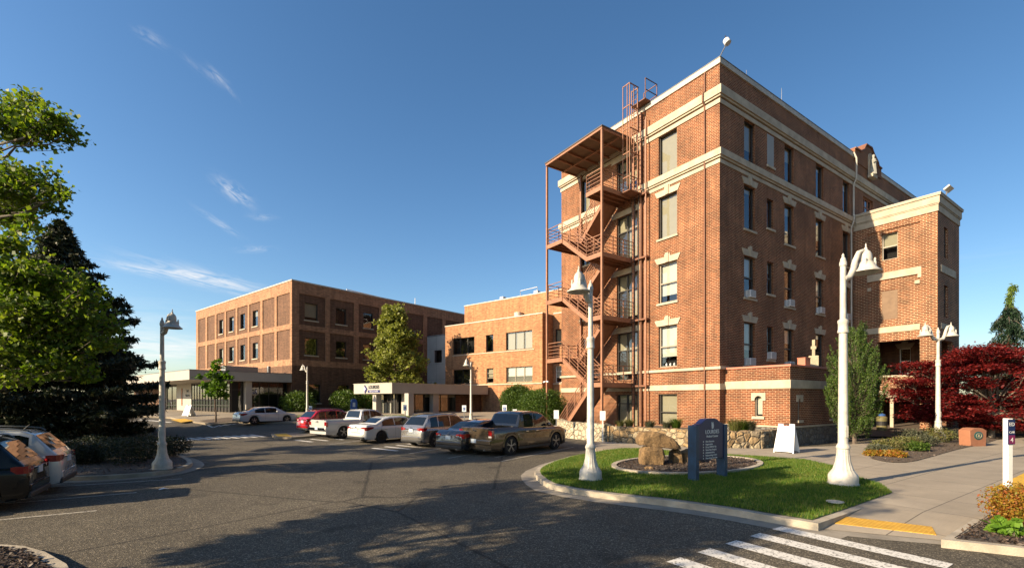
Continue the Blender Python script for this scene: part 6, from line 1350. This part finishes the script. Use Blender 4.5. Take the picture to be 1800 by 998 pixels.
# white post with the vertical sign at the right
x, y = at(1771.5, 878, .15); zt = H-(735-V0)/FPX*y; t = empty('sign_post', 'slim white square post with a narrow blue and purple sign on its side', 'sign', (x, y, .13), R(-84))
b = MB(); b.box(-.055, .055, -.055, .055, 0, zt-.13); b.build('post', MAT['white_paint'], t, bevel=.006)
zz = zt-.13; b = MB(); b.box(.057, .072, -.075, .085, zz-.56, zz-.02); b.build('sign_plate', MAT['blue_sign'], t); b = MB(); b.box(.0725, .075, -.07, .08, zz-.55, zz-.36); b.build('sign_plate', MAT['purple'], t)
text_mesh('ED', .11, 'lettering', MAT['letters'], t, (.074, .005, zz-.16), (R(90), 0, R(90)), .001); text_mesh('CAR', .07, 'lettering', MAT['letters'], t, (.0762, .005, zz-.32), (R(90), 0, R(90)), .001); text_mesh('4', .14, 'lettering', MAT['letters_pale'] if 'letters_pale' in MAT else MAT['letters'], t, (.076, .005, zz-.51), (R(90), 0, R(90)), .001)
# brick coloured plinth with the round emblem
x, y = at(1708, 783, .14); t = empty('monument_plinth', 'terracotta plinth with a dark round emblem beside the walk', 'monument', (x, y, .14), R(8)); b = MB(); w = .46; hp = (783-751)/FPX*y
b.prism([(-w*.92, -.28, 0), (w*.92, -.28, 0), (w, -.28, hp*.86), (w*.5, -.28, hp*.98), (0, -.28, hp*1.0), (-w*.5, -.28, hp*.98), (-w, -.28, hp*.86)], (0, .5, 0)); b.build('block', MAT['plinth'], t, bevel=.015)
b = MB(); b.lathe([(0, .02), (.20, .02), (.24, .012), (.24, 0)], (0, -.281, hp*.58), 28, (Matrix.Rotation(R(90), 3, 'X') @ Matrix.Diagonal((1, .8, 1)))); b.build('emblem', MAT['plaque'], t, smooth=30)
b = MB(); b.tube([(.15*math.cos(a), -.306, hp*.58+.115*math.sin(a)) for a in np.linspace(0, 6.283, 20)], .008, 5); b.bar((-.06, -.305, hp*.56), (.06, -.305, hp*.56), .02); b.bar((0, -.305, hp*.50), (0, -.305, hp*.66), .02); b.build('emblem_relief', MAT['cross_stone'], t)
# stone cross and red box on the chapel roof
cxx = MF.B(1430, 631, -3.2)[0]; x, y = MF.w(cxx, -3.2); zc0 = MF.B(1430, 631, -3.2)[1]; zc1 = MF.B(1430, 597, -3.2)[1]; k = (zc1-zc0)/1.3; t = empty('stone_cross', 'weathered cream stone cross on the chapel roof edge', 'cross', (x, y, 4.06), MF.ang-R(60)); hz = zc0-4.06
b = MB(); b.box(-.22, .22, -.14, .14, -.01, hz+.18); b.build('base', MAT['cross_stone'], t, bevel=.02); b = MB(); z = hz+.18; b.box(-.065, .065, -.06, .06, z, zc1-4.06); b.box(-.12, .12, -.065, .065, zc1-4.06-.50, zc1-4.06-.34); b.build('shaft', MAT['cross_stone'], t, bevel=.015)
bx = MF.B(1415, 644, -3.25)[0]; x, y = MF.w(bx, -3.2); b = MB(); b.box(-.22, .22, -.2, .2, 0, .38); b.box(-.24, .24, -.22, .22, .38, .42); o = b.build('roof_hatch', MAT['copper_red'], bevel=.01); o.location = (x, y, 4.061); o.rotation_euler = (0, 0, MF.ang-R(8)); tag(o, 'small red metal box on the chapel roof beside the stone cross', 'roof box')
# bin and dispenser by the porch
x, y = MF.w(14.9, -2.6); t = empty('litter_bin', 'olive and black litter bin with a blue lid in the dark porch', 'bin', (x, y, .1), .3); b = MB(); b.lathe([(.28, 0), (.30, .45), (.30, .46)], n=20); b.build('bin_body', MAT['yellow_bin'], t, smooth=40); b = MB(); b.lathe([(.29, .461), (.31, .75)], n=20); b.build('bin_band', MAT['plastic_black'], t); b = MB(); b.lathe([(.31, .751), (.32, 1.0), (.2, 1.1)], n=20); b.build('bin_top', MAT['yellow_bin'], t, smooth=40); b = MB(); b.lathe([(.21, 1.101), (.22, 1.2), (0, 1.3)], n=16); b.build('lid', MAT['sign_blue'], t, smooth=40)
# roof lamps and aerials
def flood(name, lab, loc, rz, base, head, s=1.):
    t = empty(name, lab, 'roof light', loc, rz, None, s); b = MB(); b.tube(base, .035, 8); b.build('bracket', MAT['metal'], t); return t
t = flood('roof_floodlight', 'white drum floodlight on an angled arm at the roof corner', (*MF.w(.1, .1), 20.95), MF.ang, [(0, 0, 0), (.12, -.10, .35), (.28, -.24, .75)], None, .92)
b = MB(); rx = Matrix.Rotation(R(-25), 3, 'X'); b.lathe([(.14, .19), (.18, .17), (.19, -.11), (.17, -.13)], (.32, -.32, .95), 18, rx); b.build('lamp_head', MAT['white_box'], t, smooth=40); b = MB(); b.lathe([(.0, -.10), (.19, -.135)], (.32, -.32, .98), 18, rx); b.build('lens', MAT['dark_metal'], t); b = MB(); b.tube([(.30, -.25, 1.15), (.30, -.22, 1.38)], .03, 6); b.build('sensor', MAT['dark_metal'], t)
t = flood('roof_floodlight', 'pale square floodlight on the porch tower roof edge', (*MF.w(N0+1.3, NY-.1), 16.19), MF.ang, [(0, 0, 0), (.05, -.05, .3)], None, 1.15)
b = MB(); b.xf = Matrix.Translation((.1, -.12, .46)) @ Matrix.Rotation(R(-35), 4, 'X') @ Matrix.Rotation(R(20), 4, 'Y'); b.box(-.24, .24, -.17, .17, -.05, .07); b.build('lamp_head', MAT['lamp_white'], t, bevel=.02)
for a, h in ((4.3, 1.6), (8.6, 2.1)): b = MB(); b.tube([(0, 0, 0), (0, 0, h*.5), (0, 0, h)], [.03, .02, .01], 6); o = b.build('roof_aerial', MAT['metal']); o.location = (*MF.w(a, .9), 20.2+.7); tag(o, 'thin upright aerial on the main roof, %s the roof corner' % ('nearer to' if a < 5 else 'farther from'), 'aerial', 'roof aerials')
# railings and a litter scrap
t = MB()
for (a, b_) in (((-16.0, 1.2), (-11.5, 1.2)),): pass
def hand_rail(lab, pts, h=1.0, m='rust_paint'):
    t = empty('hand_rail', lab, 'railing', (pts[0][0], pts[0][1], g(pts[0][1]))); b = MB(); q = [Vector((p[0]-pts[0][0], p[1]-pts[0][1], g(p[1])-g(pts[0][1]))) for p in pts]
    b.tube([p+Vector((0, 0, h)) for p in q], .03, 6); b.tube([p+Vector((0, 0, h*.5)) for p in q], .025, 6); b.build('rail', MAT[m], t)
    for p in q: b = MB(); b.tube([p, p+Vector((0, 0, h))], .03, 6); b.build('post', MAT[m], t)
hand_rail('rust red hand rail between the round bush and the fire escape foot', [MF.w(-1.2, 12.4), MF.w(-1.2, 11.2), MF.w(-1.2, 10.2)], 1.3)
hand_rail('metal hand rail along the pavilion walk far left', [GF.w(-7.6, 19), GF.w(-7.6, 22), GF.w(-7.6, 25)], 1.0, 'metal')
for i, (a, b_) in enumerate(((-7.8, 27.5), (-7.8, 31))): b = MB(); b.lathe([(.09, 0), (.09, 1.0), (.06, 1.06), (0, 1.08)], n=12); o = b.build('bollard', MAT['metal'], smooth=50); X, Y = GF.w(a, b_); o.location = (X, Y, g(Y)); tag(o, ['grey bollard nearer the pavilion door', 'grey bollard farther from the pavilion door'][i], 'bollard', 'grey bollards at the pavilion')
x, y = at(280, 861); b = MB(); b.add([(0, 0, 0), (.12, .02, .03), (.16, .12, .005), (.03, .10, .04), (-.06, .05, .01)], [(0, 1, 3), (1, 2, 3), (0, 3, 4)]); o = b.build('paper_scrap', MAT['sign_white']); o.location = (x, y, .008); tag(o, 'crumpled scrap of pale litter lying on the asphalt', 'litter')
x, y = at(1468, 884, .16); b = MB(); b.lathe([(.16, 0), (.16, .02), (0, .025)], n=18); o = b.build('valve_cover', MAT['coping']); o.location = (x, y, .185); tag(o, 'pale round irrigation cover set in the lawn', 'utility cover')
